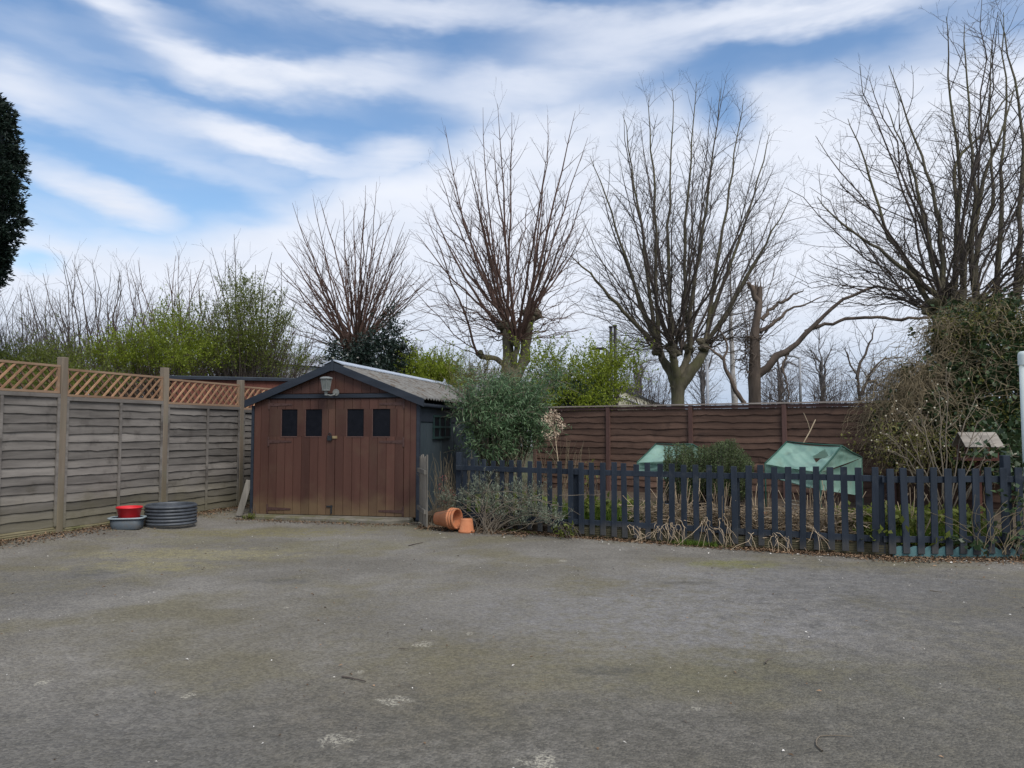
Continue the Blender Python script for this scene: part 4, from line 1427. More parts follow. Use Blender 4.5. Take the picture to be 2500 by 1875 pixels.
# --- fourth pollard, over the ivy at the right
rg = np.random.default_rng(24)
d = 15.5
t4 = thing('pollard_tree', (*P(2330, 1000, d)[:2], 0), 'tall bare many stemmed tree rising out of the ivy mound at the right', 'tree')
T = Tubes()
limb(T, [(2340, 1180), (2335, 950), (2320, 820), (2310, 760)], d, [.34, .30, .28, .30], rg=rg, k=10)
kn = []
for x, y, r, dd in ((2268, 752, .15, 0), (2308, 735, .2, -.2), (2330, 728, .17, .2), (2385, 742, .18, 0), (2430, 735, .15, .3), (2480, 735, .15, 0), (2350, 750, .2, .5)):
    p = P(x, y, d + dd); knob(T, p, r, rg); kn.append((p, r * .7))
limb(T, [(2335, 830), (2360, 790), (2420, 760), (2480, 735)], d, [.22, .2, .16, .13], rg=rg)
ctr = []
for x0, y0, pix in ((2272, 745, [(2225, 655), (2165, 560), (2125, 430), (2070, 290)]), (2310, 735, [(2280, 660), (2250, 500), (2225, 400), (2160, 250)]), (2310, 730, [(2300, 600), (2278, 470), (2235, 340), (2170, 160)]),
                    (2330, 725, [(2335, 640), (2342, 460), (2322, 270), (2310, 40)]), (2345, 725, [(2355, 640), (2380, 480), (2370, 280), (2355, 60)]), (2385, 735, [(2390, 600), (2420, 480), (2416, 330), (2420, 120)]),
                    (2385, 735, [(2370, 610), (2400, 440), (2445, 330), (2480, 200)]), (2430, 735, [(2440, 600), (2445, 420), (2455, 250), (2450, 30)]), (2480, 735, [(2490, 560), (2500, 380), (2480, 200), (2440, 40)]),
                    (2350, 745, [(2345, 560), (2330, 420), (2390, 330), (2500, 190)]), (2480, 735, [(2520, 560), (2560, 380), (2560, 200), (2580, 20)]), (2300, 735, [(2240, 680), (2190, 640), (2080, 560), (1995, 480)])):
    dd = rg.uniform(-.8, .8)
    ctr.append(limb(T, [(x0, y0)] + pix, d, [.060, .050, .036, .022, .006], [0, dd * .3, dd * .7, dd, dd * 1.1], rg=rg, k=14, sides=6, wob_=.025))
T.build('trunk', M['bark_olive'], t4)
T = Tubes()
spec = [sp(.34, .14, .82, 1.7, .62, .16, .014, 6, .64, .09), sp(.22, .2, .8, .60, .5, .18, .008, 4, .64, .12), sp(.14, .3, .8, .17, .3, .3, .005, 3, .6)]
for pts, r_ in ctr: sprout(T, pts, r_, rg, spec)
env_ = [(1960, 760), (1950, 660), (1948, 540), (1955, 400), (1975, 270), (2050, 160), (2180, 80), (2310, 0), (2440, -10), (2560, 20), (2680, 200), (2720, 500)]
fan(T, kn, env_, d, 22, rg, .031, spec, (2330, 745), thmax=.95, kfree=.4, lo=.8, wobble=.05)
fan(T, kn, env_, d, 46, rg, .017, [sp(.36, .12, .80, 1.3, .6, .15, .011, 5, .66, .1)] + spec[1:], (2330, 745), th0=.6, thmax=1.5, kfree=.7, lo=.6, wobble=.06)
T.build('crown', M['twig_dark'], t4)

# --- dead tree with broken top and long bare limbs
rg = np.random.default_rng(25)
d = 20
td = thing('dead_tree', (*P(1842, 1000, d)[:2], 0), 'dead brown trunk with splintered top and long bare limb reaching right', 'tree')
T = Tubes()
limb(T, [(1842, 1140), (1842, 975), (1843, 880), (1846, 790), (1853, 742), (1857, 700)], d, [.20, .155, .14, .105, .09, .06], rg=rg, k=16, wob_=.012)
limb(T, [(1853, 745), (1840, 712), (1824, 690)], d, [.09, .07, .035], [0, -.05, -.1], rg=rg)
for q in range(6):
    x = 1850 + rg.uniform(-6, 12); limb(T, [(x, 715), (x + rg.uniform(-4, 4), 676 + rg.uniform(0, 22))], d + rg.uniform(-.06, .06), [.03, .003], k=4, sides=4)
for q in range(4):
    x = 1826 + rg.uniform(-5, 6); limb(T, [(x + 6, 705), (x, 683 + rg.uniform(0, 10))], d + rg.uniform(-.1, .0), [.022, .003], k=4, sides=4)
T.build('trunk', M['dead_wood'], td)
T = Tubes()
bl = [([(1850, 915), (1885, 882), (1930, 852), (1972, 806), (2005, 772), (2060, 728), (2140, 704), (2200, 706), (2290, 690)], [.12, .10, .085, .066, .048, .040, .036, .030, .012], -.15),
      ([(1965, 810), (2000, 795), (2060, 783), (2140, 776), (2200, 780), (2275, 775)], [.05, .045, .042, .042, .038, .03], -.5),
      ([(1860, 780), (1890, 748), (1926, 728), (1962, 707)], [.055, .05, .035, .012], 0),
      ([(1858, 812), (1890, 786), (1908, 771), (1925, 756), (1970, 742), (2010, 724)], [.05, .045, .045, .03, .022, .01], .1),
      ([(1925, 860), (1912, 900), (1922, 940), (1930, 975)], [.03, .03, .025, .02], -.3),
      ([(1845, 900), (1832, 890), (1822, 870)], [.03, .02, .006], -.1)]
spec = [sp(.30, .25, .8, .9, .5, .2, .008, 5, .35, .14), sp(.2, .3, .7, .3, .4, .1, .005, 3, .5, .1)]
for pix, rr, dd in bl:
    pts, r_ = limb(T, pix, d, rr, [dd * i / len(pix) * 2 - (i > 6) * .6 for i in range(len(pix))], rg=rg, k=18, sides=7, wob_=.025)
    sprout(T, pts, r_, rg, spec)
for q in range(70):      # tangle of dead ivy on the left of the trunk
    p = P(1822 + rg.normal(0, 7), 850 + rg.uniform(-35, 60), d + rg.uniform(-.25, .1))
    pts = [p]
    for _ in range(5): pts.append(pts[-1] + rg.normal(0, .09, 3) + np.array((0, 0, -.02)))
    T.add(np.array(pts), np.linspace(.012, .004, 6), 3)
crown(T, [(P(1850, 830, d), .1), (P(1830, 850, d), .1), (P(1850, 760, d), .08)], [(1740, 850), (1780, 740), (1830, 600), (1900, 560), (1960, 620), (1960, 800)], d, 22, rg, .016,
      [sp(.3, .3, .6, .6, .5, .2, .006, 4, .5)], (1848, 800), fmin=.4, k=8)
T.build('crown', M['dead_wood'], td)
T = Tubes()
pts, r_ = limb(T, [(1818, 985), (1795, 950), (1780, 922), (1768, 885), (1776, 845), (1764, 815), (1752, 795)], 24, [.075, .065, .06, .045, .04, .025, .01], k=16, rg=rg, wob_=.02)
sprout(T, pts, r_, rg, [sp(.4, .4, .7, .9, .4, .3, .01, 4, .5, .1)])
pts, r_ = limb(T, [(1770, 880), (1740, 855), (1712, 842)], 24, [.05, .035, .01], k=8, rg=rg)
tag(T.build('dead_sapling', M['dead_wood']), 'pale crooked dead sapling leaning left of the dead brown trunk', 'tree')


# --- bare bushes and small trees
def bare_bush(px, top_env, d, n, r0, seed, label, mat_, group=None, base=1000, spread=38, spec=None, name='bare_bush', cat='bush', fm=.3):
    rg = np.random.default_rng(seed)
    t = thing(name, (*P(px, base, d)[:2], 0), label, cat, group)
    kn = [(P(px + rg.normal(0, spread), base, d + rg.uniform(-.6, .6)) * np.array((1, 1, 0)) + np.array((0, 0, .1)), .12) for _ in range(7)]
    T = Tubes()
    for p, r in kn: T.add(np.array([p - (0, 0, .2), p + (0, 0, .5)]), np.array([.09, .06]), 6)
    T.build('trunk', mat_, t)
    T = Tubes()
    fan(T, kn, top_env, d, n, rg, r0, spec or [sp(.46, .25, .62, 1.7, .66, .20, .018, 5, .66, .10), sp(.30, .25, .7, .7, .5, .12, .012, 3, .62, .1)], (px, 985), thmax=1.0, k=8, lo=.6, wobble=.06, kfree=1.0)
    T.build('crown', mat_, t)
    return t


bare_bush(45, [(-160, 780), (-110, 690), (-30, 690), (40, 680), (110, 690), (190, 780)], 20, 95, .024, 31, 'low tangle of purplish bare twigs at the far left behind the fence', M['twig_grey'])
bare_bush(235, [(60, 780), (90, 650), (150, 590), (200, 620), (270, 610), (330, 640), (380, 760)], 22, 100, .034, 32, 'bare brown bush with tall forked shoots left of the green bushes', M['twig_dark'])
bare_bush(420, [(270, 740), (310, 620), (380, 605), (430, 590), (500, 620), (560, 740)], 23, 100, .034, 33, 'bare reddish bush with straight shoots behind the left green bush', M['twig_red'])
bare_bush(590, [(440, 700), (480, 610), (540, 575), (600, 565), (660, 600), (700, 660), (720, 760)], 22, 115, .032, 34, 'bare bush with close upright twigs behind the tall green bush', M['twig_dark'])
bare_bush(1080, [(980, 880), (1000, 800), (1060, 780), (1130, 820), (1170, 890)], 24, 26, .02, 35, 'loose bare twigs between the first two pollarded trees', M['twig_grey'])
# distant trees beyond the fence
for i, (px, env, d, n, lab) in enumerate((
        (1560, [(1500, 930), (1520, 860), (1560, 830), (1600, 870), (1620, 940)], 48, 50, 'distant purplish bare tree just left of the goblet tree trunk'),
        (1718, [(1650, 940), (1680, 850), (1720, 820), (1765, 860), (1790, 950)], 50, 46, 'distant bare tree between the goblet tree and the dead trunk'),
        (1905, [(1850, 960), (1875, 900), (1910, 880), (1950, 905), (1975, 965)], 42, 36, 'distant low bare tree just right of the dead trunk'),
        (2010, [(1950, 950), (1970, 850), (2000, 790), (2040, 830), (2070, 940)], 46, 26, 'thin distant bare tree standing right of the street lamp'))):
    rg = np.random.default_rng(40 + i)
    t = thing('bare_tree', (*P(px, 1000, d)[:2], 0), lab, 'tree', 'distant bare trees')
    T = Tubes()
    lead = []
    for q in range(4):
        e = env[1 + q % (len(env) - 2)]
        lead.append(limb(T, [(px, 1120), (px + rg.normal(0, 3), 960), ((px * 2 + e[0]) / 3, 900 - 10 * q), (e[0] + rg.normal(0, 8), e[1] + rg.uniform(0, 25))], d, [.12, .09, .05, .015], k=16, sides=5, rg=rg, wob_=.05))
    T.build('trunk', M['twig_grey'], t)
    T = Tubes()
    for pts, r_ in lead:
        sprout(T, pts, r_, rg, [sp(.30, .28, .85, 2.6, .55, .15, .026, 6, .8, .12), sp(.36, .2, .8, 1.1, .4, .1, .018, 4, .75, .12), sp(.30, .3, .7, .45, .3, .1, .013, 3, .6)])
    T.build('crown', M['twig_grey'], t)
rg = np.random.default_rng(50)
t = thing('birch_tree', (*P(1790, 1000, 34)[:2], 0), 'slim birch with pale flecked trunk just left of the dead trunk', 'tree')
T = Tubes()
pts, r_ = limb(T, [(1795, 1100), (1793, 960), (1788, 880), (1785, 780), (1782, 640)], 34, [.16, .14, .11, .08, .02], k=16, rg=rg)
T.build('trunk', M['birch_bark'], t)
T = Tubes()
sprout(T, pts, r_, rg, [sp(.45, .25, .7, 1.9, .6, -.1, .016, 5, .75, .1), sp(.35, .2, .7, .7, .4, -.3, .008, 4, .7, .1)])
T.build('crown', M['twig_dark'], t)
rg = np.random.default_rng(51)
t = thing('bare_tree', (*P(2105, 1000, 27)[:2], 0), 'small bare tree with forked kinked stems above the right end of the brown fence', 'tree')
T = Tubes()
for pix in ([(2100, 1100), (2102, 970), (2090, 920), (2075, 880), (2062, 850)], [(2102, 965), (2120, 920), (2140, 890), (2165, 870)], [(2090, 925), (2105, 880), (2125, 830), (2140, 790)], [(2120, 925), (2150, 940), (2190, 945)]):
    pts, r_ = limb(T, pix, 27, list(np.linspace(.065, .012, len(pix))), k=12, rg=rg, wob_=.03)
    sprout(T, pts, r_, rg, [sp(.28, .25, .8, 1.6, .5, .2, .018, 6, .75, .12), sp(.28, .2, .8, .7, .4, .1, .010, 4, .7, .1), sp(.2, .2, .8, .25, .4, .1, .007, 3, .6, .1)])
T.build('trunk', M['twig_dark'], t)


for i, (px, env, d, n, lab) in enumerate((
        (1600, [(1480, 985), (1500, 930), (1540, 895), (1600, 885), (1660, 900), (1720, 985)], 33, 34, 'low haze of purplish twigs at the foot of the goblet tree'),
        (1905, [(1830, 985), (1850, 925), (1890, 895), (1940, 900), (1980, 930), (2000, 985)], 30, 34, 'low twiggy bush just right of the dead trunk above the fence'),
        (2030, [(1960, 985), (1975, 930), (2010, 905), (2060, 900), (2100, 930), (2120, 985)], 30, 34, 'low twiggy bush above the middle of the gap between dead tree and ivy'),
        (2160, [(2070, 985), (2090, 920), (2130, 870), (2190, 860), (2240, 900), (2270, 985)], 22, 44, 'twiggy bush crowding the left flank of the ivy mound behind the brown fence'))):
    bare_bush(px, env, d, n, .022, 140 + i, lab, M['twig_dark'], base=1010, spread=28, spec=[sp(.26, .2, .75, .9, .5, .12, .013, 5, .75, .12), sp(.20, .2, .8, .40, .4, .1, .009, 4, .7, .12)])


# --- foliage
def blob_pts(rg, c, rad, n, shell=.5):
    v = unit_rows(rg.normal(0, 1, (n, 3)))
    r = rg.random(n) ** (1 / 3) * (1 - shell) + shell * rg.uniform(.75, 1.0, n)
    return np.array(c) + v * np.array(rad) * r[:, None]


DENS = 1.0


def clumped(rg, blobs, per_m3, leaf, lw, spread, per_clump, dirbias=(0, 0, .3), jit=1.0, shell=.45, floor=None):
    """leaves gathered in clumps (twig ends) through several lumpy volumes"""
    out, heads = [], []
    for c, rad in blobs:
        vol = 4.19 * rad[0] * rad[1] * rad[2]
        n = max(4, int(vol * per_m3 * DENS))
        h = blob_pts(rg, c, rad, n, shell)
        h += rg.normal(0, spread * .8, h.shape)
        if floor is not None: h = h[h[:, 2] > floor]
        heads.append((np.array(c), h))
        m = len(h) * per_clump
        cc = np.repeat(h, per_clump, 0)
        axis = np.repeat(unit_rows(h - np.array(c) + np.array((0, 0, rad[2] * .4)) + rg.normal(0, .2, h.shape)), per_clump, 0)
        along_ = rg.uniform(-1, 1, (m, 1)) * spread * 1.6
        pos = cc + axis * along_ + rg.normal(0, spread * .45, (m, 3))
        dirs = axis * .7 + rg.normal(0, jit * .6, (m, 3)) + np.array(dirbias)
        nr = rg.normal(0, .6, (m, 3)) + np.array((0, 0, 1.0))
        sz = leaf * rg.uniform(.6, 1.25, m)
        out.append(leaf_arrays(pos, dirs, nr, sz, sz * lw))
    return out, heads


def shrub(name, base, blobs, label, cat, leafm, stemm, seed, per_m3=300, leaf=.05, lw=.5, spread=.07, per_clump=14, stems=40, stem_r=.02, dirbias=(0, 0, .3), jit=1.0, group=None, shell=.45, floor=None, wisps=0, wl=.5):
    rg = np.random.default_rng(seed)
    t = thing(name, (base[0], base[1], base[2]), label, cat, group)
    out, heads = clumped(rg, blobs, per_m3, leaf, lw, spread, per_clump, dirbias, jit, shell, floor)
    T = Tubes()
    for i in range(wisps):          # long new shoots that break the outline
        c, rad = blobs[rg.integers(len(blobs))]
        v = unit(rg.normal(0, 1, 3) * (1, 1, .8) + (0, 0, .45))
        p = np.array(c) + v * np.array(rad) * rg.uniform(.6, .95)
        L_ = wl * rg.uniform(.4, 1.3)
        dr = unit(v + np.array((0, 0, .15)) + rg.normal(0, .45, 3))
        q = [p]
        for _ in range(6):
            dr = unit(dr + rg.normal(0, .12, 3) + np.array((0, 0, dirbias[2] * .25)))
            q.append(q[-1] + dr * L_ / 6)
        q = np.array(q)
        T.add(q, np.linspace(stem_r * .35, .0025, 7), 3)
        m = int(10 + 26 * L_ / .5 * (.05 / leaf))
        tt = rg.random(m) * 6
        cc = np.stack([np.interp(tt, np.arange(7), q[:, k_]) for k_ in range(3)], 1) + rg.normal(0, leaf * .25, (m, 3))
        sz = leaf * rg.uniform(.5, 1.1, m)
        out.append(leaf_arrays(cc, rg.normal(0, .7, (m, 3)) + dr * .5 + np.array(dirbias), rg.normal(0, .6, (m, 3)) + np.array((0, 0, 1.0)), sz, sz * lw))
    leaf_mesh('foliage', out, leafm, t)
    for c, h in heads:
        for i in rg.choice(len(h), min(len(h), max(3, stems // len(heads)))):
            p0 = np.array((base[0] + rg.normal(0, .12), base[1] + rg.normal(0, .12), base[2]))
            T.add(bez(p0, (p0 + c) / 2 + np.array((0, 0, .2)) + rg.normal(0, .1, 3), h[i], 7, rg, .015), np.linspace(stem_r, .004, 7), 4)
    T.build('stem', stemm, t)
    return t


def B(px, py, d, rx, rz, ry=None):
    """lump centred on a photo pixel; radii given in photo pixels, turned into metres at d"""
    k = d / 1880
    return (P(px, py, d), (rx * k, (ry or rx) * k, rz * k))


# big grey green shrub by the garage
shrub('garden_shrub', (.1 - .3, 13.2, .1), [B(1250, 1020, 13.3, 78, 66), B(1195, 975, 13.2, 50, 42), B(1288, 985, 13.4, 48, 46), B(1175, 1025, 12.9, 50, 45), B(1250, 955, 13.6, 62, 32), B(1200, 1075, 12.9, 60, 50), B(1280, 1065, 13.3, 55, 55), B(1150, 990, 12.8, 26, 26), B(1345, 925, 13.8, 22, 14)],
      'big grey green long leaved shrub between the garage side and the brown fence', 'shrub', M['leaf_grey'], M['pale_stem'], 61, wisps=260, wl=.5, per_m3=520, leaf=.105, lw=.20, spread=.075, per_clump=13, stems=110, stem_r=.014, dirbias=(0, 0, -.25), shell=.3)
# privet / hawthorn beyond the brown fence
shrub('hedge_shrub', (*P(1440, 1000, 19.5)[:2], 0), [B(1330, 940, 19.5, 55, 45), B(1420, 930, 19.5, 70, 50), B(1485, 925, 19.5, 42, 45), B(1470, 885, 19.6, 50, 30), B(1330, 890, 19.5, 40, 24), B(1390, 985, 19.0, 110, 30), B(1535, 895, 19.8, 28, 26), B(1455, 965, 19.2, 50, 34)],
      'bright green leafing hedge bush rising over the left end of the brown fence', 'shrub', M['leaf_bright'], M['twig_dark'], 62, wisps=220, wl=0.8, per_m3=135, leaf=.070, lw=.55, spread=.15, per_clump=22, stems=110, stem_r=.016)
shrub('hedge_shrub', (*P(1400, 1000, 19.0)[:2], 0), [B(1410, 975, 18.9, 60, 34), B(1355, 985, 18.9, 45, 30), B(1450, 1000, 18.9, 40, 30)],
      'dark green bush hanging just over the left end of the brown fence', 'shrub', M['leaf_dark'], M['twig_dark'], 63, wisps=30, wl=0.4, per_m3=275, leaf=.06, lw=.55, spread=.10, per_clump=20, stems=30)
# holly behind the garage
shrub('holly_bush', (*P(900, 1000, 20)[:2], 0), [B(930, 870, 20, 60, 55), B(870, 880, 20, 45, 36), B(955, 800, 20, 20, 38), B(815, 870, 19.8, 24, 34), B(985, 880, 20, 30, 34), B(830, 905, 19.6, 40, 26), B(950, 905, 19.6, 60, 30)],
      'dark glossy holly bush behind the garage roof', 'shrub', M['leaf_holly'], M['twig_dark'], 64, wisps=60, wl=0.5, per_m3=240, leaf=.075, lw=.6, spread=.12, per_clump=22, stems=60)
shrub('hedge_shrub', (*P(1060, 1000, 19.8)[:2], 0), [B(1050, 905, 19.8, 50, 30), B(1090, 900, 19.8, 40, 28), B(1020, 885, 19.8, 34, 24), B(1035, 925, 19.5, 60, 28), B(1110, 925, 19.5, 40, 25)],
      'small bright green bush between the holly and the forked pollarded tree', 'shrub', M['leaf_bright'], M['twig_dark'], 65, wisps=90, wl=0.5, per_m3=352, leaf=.062, lw=.55, spread=.11, per_clump=20, stems=30)
shrub('garden_shrub', (*P(1150, 1000, 17)[:2], 0), [B(1160, 925, 17, 45, 28), B(1125, 935, 17, 40, 22), B(1200, 915, 17.2, 45, 25)],
      'straw coloured twiggy climber behind the far end of the garage roof', 'shrub', M['leaf_olive'], M['vine'], 66, wisps=80, wl=0.6, per_m3=135, leaf=.05, lw=.35, spread=.14, per_clump=16, stems=130, stem_r=.010)
# bushes behind the left fence
shrub('leafing_bush', (*P(600, 1000, 19.5)[:2], 0), [B(610, 790, 19.5, 75, 80), B(560, 850, 19.3, 80, 55), B(660, 860, 19.3, 60, 50), B(590, 725, 19.6, 50, 45), B(510, 800, 19.3, 50, 50), B(680, 790, 19.4, 35, 50), B(720, 885, 19.2, 40, 25)],
      'tall loose bush in small dull green leaf behind the dark roofed shed', 'bush', M['leaf_mid'], M['twig_dark'], 67, wisps=170, wl=.55, per_m3=96, leaf=.055, lw=.5, spread=.17, per_clump=26, stems=170, stem_r=.022)
shrub('leafing_bush', (*P(400, 1000, 18.8)[:2], 0), [B(420, 840, 18.8, 85, 55), B(350, 860, 18.8, 70, 50), B(290, 870, 18.6, 60, 45), B(470, 870, 18.6, 80, 42), B(420, 780, 18.9, 45, 35), B(240, 880, 18.5, 40, 32)],
      'bright green leafing bush above the trellis left of the shed', 'bush', M['leaf_bright'], M['twig_dark'], 68, wisps=170, wl=.45, per_m3=142, leaf=.055, lw=.5, spread=.14, per_clump=24, stems=110, stem_r=.018)
shrub('leafing_bush', (*P(90, 1000, 18)[:2], 0), [B(40, 890, 18, 90, 40), B(140, 885, 18, 70, 45), B(110, 930, 17, 160, 30), B(-40, 900, 18, 60, 50), B(230, 935, 17, 80, 26)],
      'dull dark green bush seen through the leftmost trellis', 'bush', M['leaf_mid'], M['twig_grey'], 69, wisps=90, wl=0.7, per_m3=200, leaf=.055, lw=.5, spread=.12, per_clump=20, stems=90)
# conifer at the left edge
rg = np.random.default_rng(70)
cx_, cy_ = P(-75, 900, 16)[:2]
t = thing('conifer_tree', (cx_, cy_, 0), 'tall dark green conifer cut by the left edge of the picture', 'tree')
hz = np.array([.3, 2.0, 4.0, 4.6, 5.4, 6.0, 6.8, 7.6, 8.3, 8.6]); hr = np.array([.15, .18, .18, .42, .76, .92, .88, .76, .60, .15])
n = 2600
z = rg.uniform(1.5, 8.6, n); th = rg.uniform(0, 6.28, n)
lump = .84 + .14 * np.sin(z * 5.2 + 2 * np.sin(th * 2)) + .07 * np.sin(z * 12 + th * 5)
r = np.interp(z, hz, hr) * lump * rg.uniform(.72, 1.0, n)
h = np.stack([cx_ + r * np.cos(th), cy_ + r * np.sin(th), z], 1)
outw = np.stack([np.cos(th), np.sin(th), rg.uniform(-.25, .55, n)], 1)
k = 46
L_ = np.repeat(rg.uniform(.14, .42, n), k)[:, None]
cc = np.repeat(h, k, 0); ax_ = np.repeat(unit_rows(outw + rg.normal(0, .22, (n, 3))), k, 0)
tt = rg.random((n * k, 1))
pos = cc + ax_ * L_ * (tt - .35) + rg.normal(0, 1, (n * k, 3)) * .075 * (1.05 - tt) + np.array((0, 0, -.10)) * tt ** 2
sz = rg.uniform(.05, .11, n * k)
leaf_mesh('foliage', [leaf_arrays(pos, ax_ + rg.normal(0, .38, (n * k, 3)), rg.normal(0, 1, (n * k, 3)), sz, sz * .34)], M['leaf_conifer'], t)
T = Tubes(); T.add(np.array([(cx_, cy_, q) for q in (0, 3, 6, 8.3)]), np.array([.22, .17, .10, .02]), 8)
T.build('trunk', M['bark_grey'], t)
# dark inner mass of old twigs so the crown is not see-through
inn = MB(); inn.lathe([(max(.02, float(np.interp(q, hz, hr)) * .62), q) for q in np.linspace(1.2, 8.3, 16)], (cx_, cy_, 0), 14)
inn.build('inner_branches', M['leaf_conifer'], t)

# ivy mound with a curtain of dead vines at the right
rg = np.random.default_rng(71)
d = 12.6
iv = thing('ivy_mound', (*P(2360, 1000, d)[:2], SOIL), 'high ivy mound with curtain of dead brown vines at the right of the brown fence', 'ivy')
blobs = [B(2410, 855, d + .6, 105, 75), B(2385, 960, d + .3, 120, 95), B(2450, 960, d, 110, 110), B(2330, 1060, d, 140, 90), B(2430, 1080, d - .5, 120, 90), B(2335, 865, d + .8, 55, 55), B(2285, 975, d + .4, 62, 70), B(2480, 800, d + .8, 80, 60), B(2225, 1070, d + .1, 75, 65), B(2240, 950, d + .3, 48, 58), B(2200, 1020, d + .2, 52, 58), B(2300, 830, d + .6, 42, 48), B(2470, 1100, 10.6, 80, 60), B(2395, 780, d + 1, 90, 45)]
out, heads = clumped(rg, blobs, 150, .085, .85, .10, 14, (0, -.3, -.2), 1.0, .75, .1)
leaf_mesh('foliage', out, M['leaf_ivy'], iv)
out, heads2 = clumped(rg, [B(2380, 800, d + .6, 110, 42), B(2440, 860, d + .2, 80, 60), B(2400, 1010, d - .4, 80, 50), B(2300, 1100, 11.6, 110, 40), B(2160, 1090, 11.9, 60, 50), B(2330, 820, d + .3, 60, 40)], 130, .055, .5, .13, 14, (0, 0, 0), 1.0, .75)
leaf_mesh('new_growth', out, M['leaf_olive'], iv)
T = Tubes()
for i in range(2800):
    c, rad = blobs[rg.choice([1, 3, 5, 6, 8, 9, 10, 11, 9, 10, 6, 8, 0, 13])]
    v = unit(rg.normal(0, 1, 3) + np.array((-.35, -.6, .45)))
    p = c + v * np.array(rad) * rg.uniform(.95, 1.22)
    pts = [p]
    dr = unit(rg.normal(0, 1, 3) + np.array((-.25, -.1, -.15)))
    for _ in range(8):
        dr = unit(dr + rg.normal(0, .33, 3) + np.array((0, 0, -.20)))
        pts.append(pts[-1] + dr * rg.uniform(.05, .13))
    pts = np.array(pts); pts[:, 2] = np.maximum(pts[:, 2], .15)
    T.add(pts, np.linspace(rg.uniform(.003, .0065), .0022, 9), 3)
for i in range(120):        # long arching strands over the top of the brown fence
    p0 = P(2230 + rg.normal(0, 45), 940 + rg.normal(0, 50), 12.9 + rg.uniform(-.4, .4))
    p2 = p0 + np.array((rg.uniform(-.9, -.1), rg.uniform(-.5, .2), rg.uniform(-1.0, -.1)))
    p1 = (p0 + p2) / 2 + np.array((rg.uniform(-.3, 0), 0, rg.uniform(.1, .5)))
    T.add(bez(p0, p1, p2, 12, rg, .02), np.linspace(.006, .0025, 12), 3)
T.build('vine', M['vine'], iv)

# bush with pale buds in front of the ivy
rg = np.random.default_rng(72)
bb = thing('budding_bush', (*P(2320, 1180, 9.6)[:2], SOIL), 'bare bush with pale stems and cream buds in front of the ivy', 'bush')
T = Tubes(); tips = []
b0 = np.array((*P(2315, 1180, 9.6)[:2], SOIL))
for pix, dd in (([(2200, 1090), (2165, 1062)], 0), ([(2245, 1075), (2150, 1058)], -.2), ([(2290, 1040), (2190, 1000)], .2), ([(2300, 1030), (2290, 940)], .3), ([(2310, 1040), (2312, 900)], 0), ([(2350, 1080), (2412, 1000)], -.1),
                ([(2380, 1100), (2460, 1085)], -.2), ([(2370, 1110), (2440, 1040)], 0), ([(2240, 1110), (2170, 1100)], -.3), ([(2260, 1060), (2245, 1000)], .2), ([(2330, 1050), (2390, 960)], .3), ([(2250, 1120), (2215, 1060)], -.1), ([(2390, 1120), (2480, 1110)], -.4)):
    a, c = [P(x, y, 9.6 + dd) for x, y in pix]
    pts = bez(b0 + rg.normal(0, .05, 3) * (1, 1, 0), a, c, 11, rg, .012)
    R_ = np.linspace(.011, .004, 11)
    T.add(pts, R_, 5)
    sprout(T, pts, R_, rg, [sp(.16, .4, .8, .35, .3, .2, .005, 4, .55, .12)], 0, tips)
    tips.append(c)
T.build('stem', M['pale_stem'], bb)
out = []
tips = np.array(tips)
tips = tips[rg.random(len(tips)) < .55]
bd = np.repeat(tips, 4, 0)
out.append(leaf_arrays(bd, rg.normal(0, .4, bd.shape) + (0, 0, 1), rg.normal(0, 1, bd.shape), .022, .013))
leaf_mesh('foliage', out, M['bud'], bb)  # cream buds on the twig tips, no leaves

# ivy and bramble leaves creeping over the right end of the pickets
rg = np.random.default_rng(73)
iv2 = thing('ivy_plant', (*P(2470, 1300, 8.5)[:2], 0), 'ivy trailing over the right end of the navy pickets', 'ivy')
out, heads = clumped(rg, [B(2490, 1150, 8.8, 50, 60, 30), B(2470, 1260, 8.5, 34, 60, 12), B(2420, 1280, 8.6, 45, 40, 14), B(2500, 1320, 8.4, 40, 50, 15), B(2370, 1330, 8.5, 40, 20, 8), B(2440, 1100, 9.0, 60, 30, 30), B(2500, 1230, 8.4, 30, 70, 12)], 330, .075, .9, .06, 7, (0, -.4, -.2), 1.0, .3)
leaf_mesh('foliage', out, M['leaf_ivy'], iv2)
T = Tubes()
for i in range(26):
    p = P(2440 + rg.uniform(-60, 60), 1340 + rg.uniform(-20, 20), 8.45)
    pts = [p]; dr = unit(np.array((rg.normal(0, .5), rg.normal(-.05, .1), 1.0)))
    for _ in range(10):
        dr = unit(dr + rg.normal(0, .25, 3) * (1, .35, 1)); pts.append(pts[-1] + dr * .06)
    T.add(np.array(pts), np.linspace(.004, .002, 11), 3)
T.build('stem', M['vine'], iv2)

# lavender spilling over the pickets
shrub('lavender_bush', (*P(1190, 1290, 10.6)[:2], .0), [B(1170, 1214, 11.02, 46, 28, 20), B(1120, 1224, 11.2, 40, 20, 18), B(1215, 1222, 10.82, 36, 32, 18), B(1265, 1215, 10.6, 26, 36, 20), B(1305, 1258, 10.35, 42, 22, 18), B(1348, 1265, 10.2, 22, 24, 14), B(1245, 1262, 10.62, 40, 16, 14), B(1190, 1180, 11.0, 34, 18, 18), B(1310, 1215, 10.5, 14, 22, 12)],
      'sprawling silvery grey lavender bush leaning on the left end of the navy pickets', 'bush', M['leaf_lav'], M['pale_stem'], 74, wisps=240, wl=.18, per_m3=1500, leaf=.048, lw=.16, spread=.042, per_clump=30, stems=45, stem_r=.004, dirbias=(0, 0, .5), jit=1.0, shell=.5, floor=.10)
rg = np.random.default_rng(75)
T = Tubes()
